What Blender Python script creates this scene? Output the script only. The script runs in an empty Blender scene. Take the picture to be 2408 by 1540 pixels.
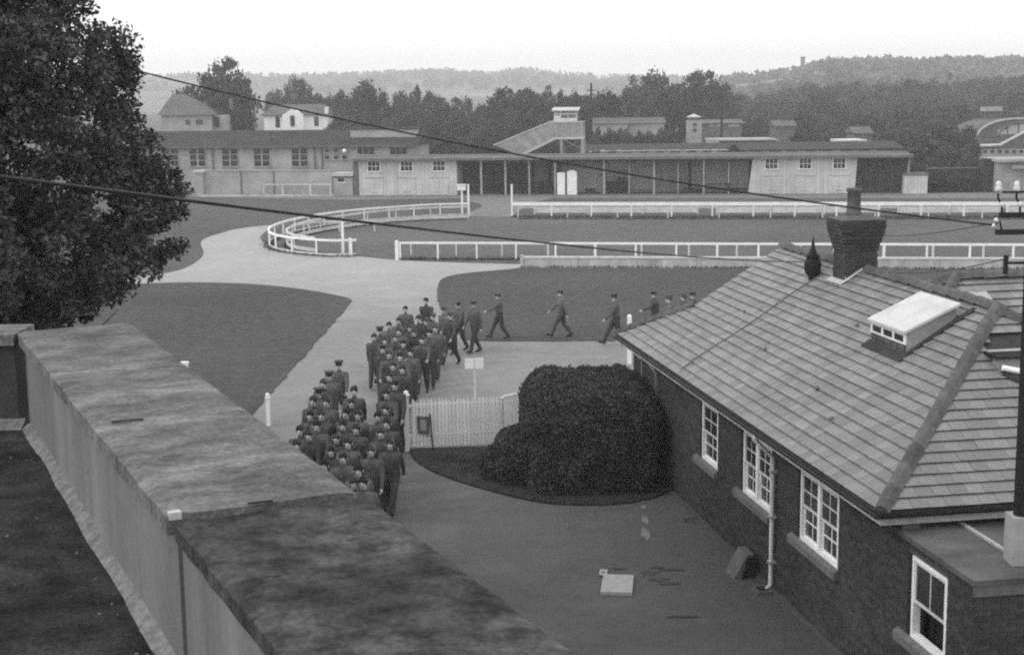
import bpy, bmesh, math, random
import numpy as np
from mathutils import Vector, Matrix, noise
S = bpy.context.scene
COL = S.collection
R = math.radians

# ------------------------------------------------------------------ camera
FPX, CX, CY, CH = 3344.0, 1204.0, 770.0, 8.5
PITCH, ROLL = math.atan(550 / FPX), 0.0122
fw = np.array([0, math.cos(PITCH), -math.sin(PITCH)])
_r = np.array([1.0, 0, 0]); _u = np.array([0, math.sin(PITCH), math.cos(PITCH)])
rt = _r * math.cos(ROLL) - _u * math.sin(ROLL)
up = _u * math.cos(ROLL) + _r * math.sin(ROLL)
cam = bpy.data.cameras.new('camera'); camo = bpy.data.objects.new('camera', cam); COL.objects.link(camo)
cam.sensor_width = 36; cam.lens = 36 * FPX / 2408; cam.clip_end = 6000; cam.clip_start = .1
camo.matrix_world = Matrix(((rt[0], up[0], -fw[0], 0), (rt[1], up[1], -fw[1], 0), (rt[2], up[2], -fw[2], CH), (0, 0, 0, 1)))
S.camera = camo

# ------------------------------------------------------------------ sky, sun, exposure
SUN_AZ, SUN_EL = R(-108), R(42)
world = bpy.data.worlds.new('World'); S.world = world; world.use_nodes = True
wn, wl = world.node_tree.nodes, world.node_tree.links
for n_ in list(wn): wn.remove(n_)
wo = wn.new('ShaderNodeOutputWorld'); bg = wn.new('ShaderNodeBackground')
sky = wn.new('ShaderNodeTexSky'); sky.sky_type = 'NISHITA'; sky.sun_disc = False
sky.sun_elevation = SUN_EL; sky.sun_rotation = SUN_AZ; sky.air_density = 1.4; sky.dust_density = 4.0
bw = wn.new('ShaderNodeRGBToBW')                       # a black and white photograph: the sky keeps only its brightness
cl = wn.new('ShaderNodeMix'); cl.data_type = 'FLOAT'; cl.inputs[0].default_value = .8   # overcast veil over it
cl.inputs[3].default_value = 10.6
wl.new(sky.outputs[0], bw.inputs[0]); wl.new(bw.outputs[0], cl.inputs[2]); wl.new(cl.outputs[0], bg.inputs['Color'])
bg.inputs['Strength'].default_value = 0.15
wl.new(bg.outputs[0], wo.inputs[0])
sun = bpy.data.lights.new('sun', 'SUN'); suno = bpy.data.objects.new('sun', sun); COL.objects.link(suno)
sun.energy = 0.9; sun.angle = R(12); sun.color = (1, 1, 1)
sd = Vector((math.sin(SUN_AZ) * math.cos(SUN_EL), math.cos(SUN_AZ) * math.cos(SUN_EL), math.sin(SUN_EL)))
suno.rotation_euler = sd.to_track_quat('Z', 'Y').to_euler(); suno.location = (0, 0, 60)
S.view_settings.view_transform = 'Standard'; S.view_settings.look = 'None'
S.view_settings.exposure = 0.0; S.view_settings.gamma = 1
S.render.engine = 'CYCLES'
S.cycles.max_bounces = 5; S.cycles.diffuse_bounces = 3; S.cycles.volume_bounces = 1
S.cycles.use_denoising = False     # the sampler's fine grain stands in for film grain
S.cycles.pixel_filter_type = 'BLACKMAN_HARRIS'; S.cycles.filter_width = 2.1      # the soft lens of an old camera

# ------------------------------------------------------------------ survey helpers (photo measurement -> metres)
def ray(x, y): return fw * FPX + rt * (x - CX) - up * (y - CY)
def gp(x, y, z=0.0):
    d = ray(x, y); t = (z - CH) / d[2]; return Vector((d[0] * t, d[1] * t, z))
def at(x, y, Y):
    d = ray(x, y); t = Y / d[1]; return Vector((d[0] * t, Y, CH + d[2] * t))

# ------------------------------------------------------------------ object helpers
ORD = 'first second third fourth fifth sixth seventh eighth ninth tenth eleventh twelfth thirteenth fourteenth fifteenth sixteenth seventeenth eighteenth nineteenth twentieth twenty-first twenty-second twenty-third twenty-fourth twenty-fifth twenty-sixth twenty-seventh twenty-eighth twenty-ninth thirtieth thirty-first thirty-second thirty-third'.split()
def tag(o, label=None, cat=None, group=None, kind=None):
    if label: o['label'] = ' '.join(label.split()[:16])
    if cat: o['category'] = cat
    if group: o['group'] = group
    if kind: o['kind'] = kind
    return o
def thing(name, label, cat, loc=(0, 0, 0), rz=0, group=None):
    o = bpy.data.objects.new(name, None); COL.objects.link(o); o.empty_display_size = .3
    o.location = loc; o.rotation_euler = (0, 0, rz)
    return tag(o, label, cat, group)
class MB:
    def __init__(s): s.v = []; s.f = []; s.m = []
    def add(s, vs, fs, mi=0):
        b = len(s.v); s.v += [tuple(v) for v in vs]
        for f in fs: s.f.append(tuple(i + b for i in f)); s.m.append(mi)
        return s
    def box(s, x0, x1, y0, y1, z0, z1, mi=0):
        return s.add([(x0, y0, z0), (x1, y0, z0), (x1, y1, z0), (x0, y1, z0), (x0, y0, z1), (x1, y0, z1), (x1, y1, z1), (x0, y1, z1)],
                     [(3, 2, 1, 0), (4, 5, 6, 7), (0, 1, 5, 4), (1, 2, 6, 5), (2, 3, 7, 6), (3, 0, 4, 7)], mi)
    def hexa(s, p, mi=0):
        return s.add(p, [(3, 2, 1, 0), (4, 5, 6, 7), (0, 1, 5, 4), (1, 2, 6, 5), (2, 3, 7, 6), (3, 0, 4, 7)], mi)
    def poly(s, pts, mi=0): return s.add(pts, [tuple(range(len(pts)))], mi)
    def prism(s, pts, off, mi=0):
        n = len(pts); off = Vector(off); q = [Vector(p) + off for p in pts]
        return s.add([tuple(p) for p in pts] + q, [tuple(range(n)), tuple(range(2 * n - 1, n - 1, -1))] +
                     [(i, i + n, (i + 1) % n + n, (i + 1) % n) for i in range(n)], mi)
    def bar(s, a, b, w, h=None, mi=0, upv=(0, 0, 1)):
        a, b = Vector(a), Vector(b); h = h or w; d = (b - a).normalized(); u = Vector(upv)
        if abs(d.dot(u)) > .98: u = Vector((0, 1, 0))
        x = d.cross(u).normalized() * (w / 2); z = x.cross(d).normalized() * (h / 2)
        return s.hexa([a - x - z, a + x - z, b + x - z, b - x - z, a - x + z, a + x + z, b + x + z, b - x + z], mi)
    def tube(s, pts, r, n=8, mi=0, caps=True):
        pts = [Vector(p) for p in pts]; rs = r if hasattr(r, '__len__') else [r] * len(pts)
        b = len(s.v); k = len(pts); ref = None
        for i, p in enumerate(pts):
            d = (pts[min(i + 1, k - 1)] - pts[max(i - 1, 0)]).normalized()
            if ref is None: ref = Vector((0, 0, 1)) if abs(d.z) < .9 else Vector((1, 0, 0))
            x = (ref - d * ref.dot(d)).normalized(); ref = x; y = d.cross(x)
            for j in range(n):
                t = 2 * math.pi * j / n; s.v.append(tuple(p + (x * math.cos(t) + y * math.sin(t)) * rs[i]))
        for i in range(k - 1):
            for j in range(n):
                s.f.append((b + i * n + j, b + i * n + (j + 1) % n, b + (i + 1) * n + (j + 1) % n, b + (i + 1) * n + j)); s.m.append(mi)
        if caps:
            s.f.append(tuple(b + j for j in range(n - 1, -1, -1))); s.m.append(mi)
            s.f.append(tuple(b + (k - 1) * n + j for j in range(n))); s.m.append(mi)
        return s
    def lathe(s, prof, c=(0, 0, 0), n=14, mi=0):
        return s.tube([(c[0], c[1], c[2] + z + i * 1e-5) for i, (r_, z) in enumerate(prof)], [max(r_, .001) for r_, z in prof], n, mi)
    def mesh(s, name, mats, smooth=False):
        me = bpy.data.meshes.new(name); me.from_pydata(s.v, [], s.f)
        for m_ in (mats if isinstance(mats, (list, tuple)) else [mats]): me.materials.append(m_)
        if len(me.materials) > 1: me.polygons.foreach_set('material_index', s.m)
        if smooth: me.polygons.foreach_set('use_smooth', [True] * len(me.polygons))
        me.update(); return me
    def build(s, name, mats, parent=None, smooth=False, loc=None):
        return put(name, s.mesh(name, mats, smooth), parent, loc)
def put(name, me, parent=None, loc=None, rot=None):
    o = bpy.data.objects.new(name, me); COL.objects.link(o)
    if parent: o.parent = parent
    if loc is not None: o.location = loc
    if rot is not None: o.rotation_euler = rot
    return o
def copy_tree(o, parent=None):
    c = o.copy(); COL.objects.link(c)
    if parent: c.parent = parent
    for ch in o.children: copy_tree(ch, c)
    return c
def frame(p0, p1):
    p0, p1 = Vector(p0), Vector(p1); return math.atan2(p1.y - p0.y, p1.x - p0.x)

# ------------------------------------------------------------------ materials (a black and white photograph: greys only)
MATS = {}
def mat(name, v, var=.25, scale=3, detail=5, rough=.85, bump=.0, bscale=None, isl=0, stretch=(1, 1, 1), big=0, bigscale=.15, spec=.08, metal=0, coord='Object', lo=.35, hi=.65, fine=.16, fscale=None, objv=0):
    m = bpy.data.materials.new(name); m.use_nodes = True; n, l = m.node_tree.nodes, m.node_tree.links
    p = n['Principled BSDF']; p.inputs['Roughness'].default_value = rough; p.inputs['Metallic'].default_value = metal
    p.inputs['Specular IOR Level'].default_value = spec
    tc = n.new('ShaderNodeTexCoord'); mp = n.new('ShaderNodeMapping'); mp.inputs['Scale'].default_value = stretch
    l.new(tc.outputs[coord], mp.inputs[0])
    nz = n.new('ShaderNodeTexNoise'); nz.inputs['Scale'].default_value = scale; nz.inputs['Detail'].default_value = detail; nz.inputs['Roughness'].default_value = .68
    l.new(mp.outputs[0], nz.inputs[0])
    mr = n.new('ShaderNodeMapRange'); mr.inputs[1].default_value = lo; mr.inputs[2].default_value = hi
    mr.inputs[3].default_value = v * (1 - var); mr.inputs[4].default_value = v * (1 + var)
    l.new(nz.outputs[0], mr.inputs[0]); out = mr.outputs[0]
    def mul(out, fac, a, b):
        m2 = n.new('ShaderNodeMapRange'); m2.inputs[1].default_value = 0; m2.inputs[2].default_value = 1
        m2.inputs[3].default_value = a; m2.inputs[4].default_value = b; l.new(fac, m2.inputs[0])
        mm = n.new('ShaderNodeMath'); mm.operation = 'MULTIPLY'; l.new(out, mm.inputs[0]); l.new(m2.outputs[0], mm.inputs[1]); return mm.outputs[0]
    if big:
        n2 = n.new('ShaderNodeTexNoise'); n2.inputs['Scale'].default_value = bigscale; n2.inputs['Detail'].default_value = 4
        l.new(mp.outputs[0], n2.inputs[0])
        r2 = n.new('ShaderNodeMapRange'); r2.inputs[1].default_value = .35; r2.inputs[2].default_value = .65; l.new(n2.outputs[0], r2.inputs[0])
        out = mul(out, r2.outputs[0], 1 - big, 1 + big)
    if fine:
        n5 = n.new('ShaderNodeTexNoise'); n5.inputs['Scale'].default_value = fscale or scale * 9; n5.inputs['Detail'].default_value = 6; n5.inputs['Roughness'].default_value = .8
        l.new(tc.outputs[coord], n5.inputs[0]); r5 = n.new('ShaderNodeMapRange'); r5.inputs[1].default_value = .3; r5.inputs[2].default_value = .7; l.new(n5.outputs[0], r5.inputs[0])
        out = mul(out, r5.outputs[0], 1 - fine, 1 + fine)
    if objv:
        o2 = n.new('ShaderNodeObjectInfo'); out = mul(out, o2.outputs['Random'], 1 - objv, 1 + objv)
    if isl:
        g = n.new('ShaderNodeNewGeometry'); oi = n.new('ShaderNodeObjectInfo')
        ad = n.new('ShaderNodeMath'); ad.operation = 'ADD'; l.new(g.outputs['Random Per Island'], ad.inputs[0]); l.new(oi.outputs['Random'], ad.inputs[1])
        fr = n.new('ShaderNodeMath'); fr.operation = 'FRACT'; l.new(ad.outputs[0], fr.inputs[0])
        out = mul(out, fr.outputs[0], 1 - isl, 1 + isl)
    l.new(out, p.inputs['Base Color'])
    if bump:
        b2 = n.new('ShaderNodeTexNoise'); b2.inputs['Scale'].default_value = bscale or scale * 6; b2.inputs['Detail'].default_value = 4
        l.new(mp.outputs[0], b2.inputs[0]); bp = n.new('ShaderNodeBump'); bp.inputs['Distance'].default_value = bump
        l.new(b2.outputs[0], bp.inputs['Height']); l.new(bp.outputs[0], p.inputs['Normal'])
    MATS[name] = m; return m
M_grass = mat('grass_far', .088, .22, 1.2, 8, .95, .05, 14, big=.12, bigscale=.05, fine=.3, fscale=7)
M_lawn = mat('lawn_grass', .07, .2, 2.2, 8, .95, .04, 20, big=.12, bigscale=.12, fine=.3, fscale=7)
M_island = mat('island_grass', .102, .2, 1.6, 8, .95, .04, 18, big=.15, bigscale=.08, fine=.3, fscale=7)
M_blade = mat('grass_blades', .045, .3, 2, 3, .9, isl=.3)
M_bedg = mat('bed_grass', .036, .3, 4, 8, .95, .05, 25, big=.15, bigscale=.4)
M_earth = mat('earth', .03, .3, 4, 5, .95)
M_apron = mat('pale_gravel', .17, .2, 1.5, 6, .95, .02, 30)
M_white = mat('white_paint', .82, .08, 2, 4, .55, isl=.08)
M_white2 = mat('weathered_white_paint', .58, .15, 2, 4, .65, isl=.08)
M_cream = mat('cream_boards', .5, .12, .8, 5, .8, isl=.06, big=.08, bigscale=.3)
M_cream2 = mat('dull_boards', .3, .18, 1.2, 5, .85, isl=.12, big=.1)
M_dark = mat('dark_timber', .045, .3, 2, 4, .8, isl=.2)
M_mid = mat('mid_timber', .13, .25, 2, 4, .8, isl=.2)
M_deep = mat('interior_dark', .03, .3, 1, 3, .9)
M_slate = mat('roof_slate', .19, .18, 5, 8, .62, .005, 60, isl=.17, big=.06, bigscale=.6, spec=.4)
M_under = mat('slate_gap', .05, .2, 4, 3, .9)
M_ridge = mat('ridge_tile', .1, .25, 6, 5, .75, .006, 40, isl=.2)
M_brick = mat('red_brick', .052, .25, 9, 4, .85, .003, 80, isl=.22, big=.12, bigscale=.5)
M_mortar = mat('mortar', .085, .25, 12, 4, .95, .003, 60)
M_stone = mat('sill_stone', .14, .2, 6, 5, .85, .004, 50)
M_glass = mat('window_glass', .03, .3, .8, 3, .1, spec=.6)
M_black = mat('black_iron', .02, .2, 5, 3, .5)
M_lead = mat('roofing_felt', .1, .25, 1.6, 6, .6, .004, 30, big=.3, bigscale=.7)
M_flash = mat('lead_flashing', .42, .2, 6, 4, .5)
M_skytop = mat('pale_sheet', .54, .12, 1.5, 4, .5)
M_pipe = mat('painted_pipe', .36, .15, 5, 4, .5)
M_coping = mat('coping_concrete', .14, .3, 4.5, 10, .95, .014, 26, stretch=(1.7, .8, 1), big=.25, bigscale=.9, lo=.38, hi=.62, fine=.5, fscale=32)
M_coping2 = mat('mossy_coping', .052, .5, 6, 10, .95, .016, 22, stretch=(1.1, .95, 1), big=.4, bigscale=1.4, lo=.38, hi=.62, fine=.5, fscale=32)
M_render = mat('rendered_wall', .168, .16, 2.6, 6, .9, .004, 50, stretch=(1, 1, .12), big=.2, bigscale=1.0)
M_roofmoss = mat('mossy_roof', .028, .5, 4, 9, .95, .01, 30, big=.4, bigscale=1.5, fine=.5, fscale=32)
M_shade_render = mat('shade_toned_render', .06, .25, 3, 6, .9, .004, 40)  # render with the shade of the recess put into its colour
M_fillet = mat('lime_fillet', .17, .35, 14, 7, .95, .01, 40)
M_conc = mat('pale_concrete', .42, .2, 1.6, 7, .9, .01, 15, stretch=(1, 1, .4), big=.15, bigscale=.4)
M_farroof = mat('dark_roof', .046, .2, .6, 5, .85)
M_roof2 = mat('grey_roof', .11, .2, .5, 5, .85)
M_farwall = mat('far_render', .33, .14, .6, 5, .9, big=.08)
M_farwall2 = mat('far_brick', .13, .2, 1, 5, .9)
M_snow = mat('whitewash', .85, .05, 1, 3, .8)
M_leaf = mat('foreground_leaves', .058, .4, .9, 4, .7, isl=.55, spec=.3)
M_bark = mat('bark', .04, .3, 4, 6, .95, .02, 12, stretch=(1, 1, .3))
M_hedge = mat('hedge_leaves', .06, .45, 2.2, 4, .8, isl=.5)
M_treeA = mat('tree_foliage', .06, .25, .5, 3, .9, isl=.4, objv=0.42)
M_treeB = mat('pale_tree_foliage', .1, .25, .5, 3, .9, isl=.4, objv=0.35)
M_canopy = mat('wood_canopy', .085, .5, .06, 6, .95, isl=.35, big=.35, bigscale=.012)
M_hill = mat('hill_fields', .085, .5, .02, 7, .95, big=.5, bigscale=.006)
M_uni = mat('khaki_serge', .082, .2, 12, 4, .95, isl=.16, objv=0.38)
M_trs = mat('khaki_trousers', .053, .2, 12, 4, .95, isl=.16, objv=0.2)
M_skin = mat('skin', .48, .08, 8, 3, .6, isl=.12)
M_boot = mat('boots', .015, .2, 8, 3, .5)
M_hair = mat('hair', .02, .2, 8, 3, .8)
M_web = mat('webbing', .075, .2, 8, 3, .9)
M_wire = mat('black_cable', .035, .1, 2, 2, .5)
M_pole = mat('tarred_pole', .022, .25, 3, 6, .8, stretch=(1, 1, .15))
M_porc = mat('porcelain', .6, .03, 2, 2, .15, spec=.6)
M_slab = mat('pale_slab', .34, .15, 9, 5, .85, .003, 60)
M_debris = mat('wet_stain', .06, .3, 6, 5, .5)
M_wetshine = mat('painted_wet_shine', .19, .4, 9, 6, .8)  # pale tone that paints the shine of wet ground

# road surface: gravel turning into darker tarmac towards the yard, a property of the surface itself
def road_mat():
    m = bpy.data.materials.new('path_surface'); m.use_nodes = True; n, l = m.node_tree.nodes, m.node_tree.links
    p = n['Principled BSDF']; p.inputs['Roughness'].default_value = .85; p.inputs['Specular IOR Level'].default_value = .2
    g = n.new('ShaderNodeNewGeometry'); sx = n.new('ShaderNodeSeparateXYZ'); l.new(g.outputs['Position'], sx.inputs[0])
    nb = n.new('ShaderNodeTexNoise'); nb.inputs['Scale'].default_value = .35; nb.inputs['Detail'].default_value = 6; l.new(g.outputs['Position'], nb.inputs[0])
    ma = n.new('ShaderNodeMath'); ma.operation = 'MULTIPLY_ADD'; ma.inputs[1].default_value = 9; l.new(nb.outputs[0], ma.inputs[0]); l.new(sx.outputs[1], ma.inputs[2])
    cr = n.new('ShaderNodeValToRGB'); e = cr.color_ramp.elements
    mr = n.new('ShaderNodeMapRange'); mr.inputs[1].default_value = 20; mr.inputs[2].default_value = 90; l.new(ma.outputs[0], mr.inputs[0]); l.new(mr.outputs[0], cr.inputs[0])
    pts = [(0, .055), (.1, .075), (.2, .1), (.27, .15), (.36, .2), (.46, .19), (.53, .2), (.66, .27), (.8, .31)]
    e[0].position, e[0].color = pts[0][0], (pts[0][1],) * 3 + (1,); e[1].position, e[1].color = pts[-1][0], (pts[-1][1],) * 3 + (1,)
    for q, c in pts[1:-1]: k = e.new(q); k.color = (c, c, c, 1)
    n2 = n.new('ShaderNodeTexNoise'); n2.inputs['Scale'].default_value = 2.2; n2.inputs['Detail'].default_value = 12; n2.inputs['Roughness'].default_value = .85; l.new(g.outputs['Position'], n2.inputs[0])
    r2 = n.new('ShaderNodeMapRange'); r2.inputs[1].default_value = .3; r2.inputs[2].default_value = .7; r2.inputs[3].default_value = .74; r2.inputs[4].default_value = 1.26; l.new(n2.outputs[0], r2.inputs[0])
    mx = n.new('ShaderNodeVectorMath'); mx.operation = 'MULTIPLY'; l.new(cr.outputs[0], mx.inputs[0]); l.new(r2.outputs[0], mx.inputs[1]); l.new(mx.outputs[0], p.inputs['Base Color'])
    # damp patches in the yard are smoother
    n3 = n.new('ShaderNodeTexNoise'); n3.inputs['Scale'].default_value = .5; n3.inputs['Detail'].default_value = 5; l.new(g.outputs['Position'], n3.inputs[0])
    r3 = n.new('ShaderNodeMapRange'); r3.inputs[1].default_value = .4; r3.inputs[2].default_value = .65; r3.inputs[3].default_value = .9; r3.inputs[4].default_value = .55; l.new(n3.outputs[0], r3.inputs[0]); l.new(r3.outputs[0], p.inputs['Roughness'])
    n4 = n.new('ShaderNodeTexNoise'); n4.inputs['Scale'].default_value = 35; l.new(g.outputs['Position'], n4.inputs[0])
    bp = n.new('ShaderNodeBump'); bp.inputs['Distance'].default_value = .012; l.new(n4.outputs[0], bp.inputs['Height']); l.new(bp.outputs[0], p.inputs['Normal'])
    return m
M_road = road_mat()

# ------------------------------------------------------------------ ground sheets
def sheet(name, pts, z, m, edge=.0, jit=0.0, seed=1):
    """polygon sheet with a softly irregular edge; edge>0 gives it a visible thickness"""
    rnd = random.Random(seed); P = []
    for i in range(len(pts)):
        a, b = Vector(pts[i][:2]), Vector(pts[(i + 1) % len(pts)][:2]); n_ = max(1, min(60, int((b - a).length / .5))) if jit else 1
        for k in range(n_):
            q = a.lerp(b, k / n_); 
            if jit and k: q += Vector((rnd.uniform(-jit, jit), rnd.uniform(-jit, jit)))
            P.append(q)
    bm = bmesh.new(); vs = [bm.verts.new((q.x, q.y, z)) for q in P]; f = bm.faces.new(vs)
    if f.normal.z < 0 or f.calc_area() and (f.normal_update() or f.normal.z < 0): f.normal_flip()
    if edge:
        r_ = bmesh.ops.extrude_face_region(bm, geom=[f])
        low = [v for v in bm.verts if v not in [g for g in r_['geom'] if isinstance(g, bmesh.types.BMVert)]]
        for v in low: v.co.z = z - edge
        bmesh.ops.recalc_face_normals(bm, faces=bm.faces)
    bmesh.ops.triangulate(bm, faces=[f_ for f_ in bm.faces if len(f_.verts) > 4])
    me = bpy.data.meshes.new(name); bm.to_mesh(me); bm.free(); me.materials.append(m)
    o = bpy.data.objects.new(name, me); COL.objects.link(o); return tag(o, kind='structure')
def smooth_pts(P, it=2, closed=False):
    P = [Vector(p[:2]) for p in P]
    for _ in range(it):
        Q = [P[0]]
        for i in range(len(P) - 1): Q += [P[i].lerp(P[i + 1], .25), P[i].lerp(P[i + 1], .75)]
        Q.append(P[-1]); P = Q
    return P
G = lambda L, z=0: [gp(x, y, z) for x, y in L]
sheet('ground', [(-1500, -60), (1500, -60), (1500, 2200), (-1500, 2200)], -.02, M_grass)
path_top = smooth_pts(G([(-700, 705), (-200, 700), (200, 668), (290, 655), (400, 642), (450, 626), (484, 598), (470, 575), (476, 562), (520, 548), (560, 537), (640, 529)]))
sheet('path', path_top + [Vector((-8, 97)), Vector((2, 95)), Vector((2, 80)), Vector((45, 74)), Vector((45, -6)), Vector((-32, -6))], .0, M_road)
sheet('island_lawn', [gp(640, 529)] + smooth_pts(G([(612, 558), (618, 570), (650, 582), (720, 592), (850, 603), (935, 612), (1060, 617), (1226, 621)])) + [gp(1226, 605), gp(1500, 605), Vector((70, 66)), Vector((70, 92)), gp(2500, 508), gp(1205, 512), gp(1105, 512), gp(900, 517), gp(740, 520)], .04, M_island, .05, .06, 3)
lawn_r = sheet('right_lawn', smooth_pts(G([(1028, 700), (1030, 668), (1040, 655), (1075, 645), (1200, 634)])) + [gp(1224, 631), gp(1700, 632), Vector((60, 62)), Vector((60, 48.0)), gp(1455, 802), gp(1180, 803), gp(1100, 800), gp(1045, 760)], .03, M_lawn, .05, .05, 4)
sheet('left_lawn', smooth_pts(G([(-300, 722), (100, 690), (250, 672), (430, 664), (600, 668), (720, 682), (800, 697), (822, 703)])) + G([(827, 708), (815, 725)]) + [gp(600, 968), Vector((-7.1, 33)), Vector((-34, 33))], .03, M_lawn, .05, .05, 5)
sheet('gap_path', smooth_pts(G([(1095, 510), (1106, 497), (1140, 486), (1120, 476), (1080, 470)])) + G([(1130, 466), (1300, 466), (1250, 478)]) + smooth_pts(G([(1235, 484), (1225, 495), (1203, 510)])), -.004, M_apron)
sheet('hut_apron', G([(820, 470), (1130, 466), (2600, 466), (2600, 452), (1060, 456), (455, 456), (440, 463)]), -.008, M_apron)
sheet('grass_bed', smooth_pts(G([(962, 1058), (966, 1072), (990, 1096), (1040, 1120), (1120, 1147), (1250, 1181), (1330, 1189), (1420, 1190), (1520, 1180), (1590, 1150)])) + [Vector((3.0, 30.5)), Vector((2.6, 33.6)), gp(1250, 1050)], .05, M_bedg, .06, .03, 6)

def blades(name, segs, dens, h, w, m, label, cat, seed=0, lean=.4):
    """grass blades scattered in strips: segs = (p0, p1, width, z)"""
    rnd = random.Random(seed); mb = MB()
    for p0, p1, wd, z in segs:
        a, b = Vector(p0[:2]), Vector(p1[:2]); L = (b - a).length; d = (b - a).normalized(); nn = Vector((-d.y, d.x))
        for _ in range(int(L * wd * dens)):
            q = a + d * rnd.uniform(0, L) + nn * rnd.gauss(0, wd * .35); t = rnd.uniform(0, 6.28); hh = h * rnd.uniform(.5, 1.3)
            dx, dy = math.cos(t) * w, math.sin(t) * w; lx, ly = rnd.uniform(-lean, lean) * hh, rnd.uniform(-lean, lean) * hh
            mb.add([(q.x - dx, q.y - dy, z), (q.x + dx, q.y + dy, z), (q.x + lx, q.y + ly, z + hh)], [(0, 1, 2)])
    return tag(mb.build(name, m), label, cat, kind='stuff')

# ------------------------------------------------------------------ foreground building with parapet
def parapet():
    F0 = Vector((-3.77, 10.78, 0)); d = Vector((.4262, -.9046, 0)); rz = math.atan2(d.y, d.x)   # local +X runs towards the viewer, +Y to the outside (right)
    t = thing('flat_roofed_building', 'flat roofed building with wide weathered concrete parapet in the left foreground', 'building', F0, rz)
    W, L, J, ZT = .825, 13.0, 5.42, 6.74
    rnd = random.Random(5)
    def slab(x0, x1, y0, y1, z1, th, m, nx):
        mb = MB(); ny = 14; V = []
        for i in range(nx + 1):
            for j in range(ny + 1):
                x = x0 + (x1 - x0) * i / nx; y = y0 + (y1 - y0) * j / ny
                e = 0
                if j in (0, ny): y += noise.noise(Vector((x * 5, j, 1))) * .007; e = -.012
                if i in (0, nx): x += noise.noise(Vector((y * 5, i, 2))) * .006
                V.append((x, y, z1 + e + noise.noise(Vector((x * 2.2, y * 3.5, .3))) * .012 + noise.noise(Vector((x * 9, y * 9, 3))) * .004))
        f = [(i * (ny + 1) + j, (i + 1) * (ny + 1) + j, (i + 1) * (ny + 1) + j + 1, i * (ny + 1) + j + 1) for i in range(nx) for j in range(ny)]
        mb.add(V, f)
        rim = [i * (ny + 1) for i in range(nx + 1)] + [nx * (ny + 1) + j for j in range(1, ny + 1)] + [i * (ny + 1) + ny for i in range(nx - 1, -1, -1)] + [j for j in range(ny - 1, 0, -1)]
        b = len(mb.v)
        for k in rim: mb.v.append((V[k][0], V[k][1], z1 - th))
        for k in range(len(rim)): k2 = (k + 1) % len(rim); mb.f.append((rim[k2], rim[k], b + k, b + k2)); mb.m.append(0)
        return mb.build('coping', m, t)
    slab(-.02, J, -.03, W, ZT, .09, M_coping, 70)
    slab(J + .02, L, 0.0, W + .04, ZT - .03, .08, M_coping2, 90)
    MB().box(J - .03, J + .012, -.02, .035, ZT - .02, ZT + .012).build('lead_joint_strip', M_flash, t)
    MB().box(.0, J - .006, .015, W - .03, 0, ZT - .09).build('wall', M_render, t)
    MB().box(J + .006, L, .03, W - .03, 0, ZT - .112).build('wall', M_render, t)
    for (px_, py_, L_, w_) in ((300, 991, .17, .012), (612, 1184, .11, .01)):  # dark strips painted on for the shade of a crack and joint slit
        q_ = (Matrix.Rotation(-rz, 3, 'Z') @ (gp(px_, py_, ZT) - F0)); MB().hexa([(q_.x - w_, q_.y - L_ / 2, ZT + .002), (q_.x + w_ * .3, q_.y - L_ / 2, ZT + .002), (q_.x + w_, q_.y + L_ / 2, ZT + .002), (q_.x, q_.y + L_ / 2, ZT + .002), (q_.x - w_, q_.y - L_ / 2, ZT + .012), (q_.x + w_ * .3, q_.y - L_ / 2, ZT + .012), (q_.x + w_, q_.y + L_ / 2, ZT + .012), (q_.x, q_.y + L_ / 2, ZT + .012)]).build('painted_crack_shade', M_under, t)
    # the wall returns to the left at its far end (local -Y side); it starts at the corner
    ang = -rz  # world axis aligned return
    rt_ = MB(); c0 = Vector((0, 0)); 
    # return parapet runs along world -X: direction in local coordinates
    dl = Matrix.Rotation(-rz, 2) @ Vector((-1, -.02)); nl = Vector((-dl.y, dl.x))  # nl points away (world ~ -Y) -> flip
    if (Matrix.Rotation(rz, 2) @ nl).y < 0: nl = -nl
    def lp(u, v, z): q = dl * u + nl * v; return (q.x + .0, q.y + .0, z)
    lo, hi = ZT - .09, ZT
    def rbox(u0, u1, v0, v1, z0, z1, name, m): MB().hexa([lp(u0, v0, z0), lp(u1, v0, z0), lp(u1, v1, z0), lp(u0, v1, z0), lp(u0, v0, z1), lp(u1, v0, z1), lp(u1, v1, z1), lp(u0, v1, z1)]).build(name, m, t)
    rbox(.03, 9, -.10, .42, ZT - .09, ZT - .006, 'coping', M_coping)
    rbox(.05, 9, -.04, .38, 0, ZT - .094, 'wall', M_shade_render)  # inner face coloured darker for the shade in the corner
    # roof floor, a thick slab
    rb = MB(); pts = [lp(0, -.04, 5.9), (0, .02, 5.9), (L, .02, 5.9)]
    q = Matrix.Rotation(-rz, 2) @ Vector((-9, -12)); pts += [(L, -8, 5.9), (q.x, q.y, 5.9), lp(9, -.04, 5.9)]
    rb.prism(pts, (0, 0, .1)); rb.build('flat_roof', M_roofmoss, t)
    MB().box(L, L + .2, -8, W, 0, 6.0).build('wall', M_render, t)
    # mortar fillet along the foot of the inner wall, uneven
    fb = MB(); n_ = 260; V = []
    for i in range(n_ + 1):
        x = .1 + (L - .2) * i / n_; w = .05 + .02 * noise.noise(Vector((x * 1.1, 0, 0))) + .008 * noise.noise(Vector((x * 5, 3, 0))) + .004 * noise.noise(Vector((x * 25, 3, 0)))
        V += [(x, .016, 6.05 + .004 * noise.noise(Vector((x * 3, 9, 0)))), (x, -.012, 6.035), (x, -w, 6.003)]
    fb.add(V, [(3 * i + k, 3 * i + k + 1, 3 * i + k + 4, 3 * i + k + 3) for i in range(n_) for k in (0, 1)]); fb.build('mortar_fillet', M_fillet, t)
    fb = MB(); V = []
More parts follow.
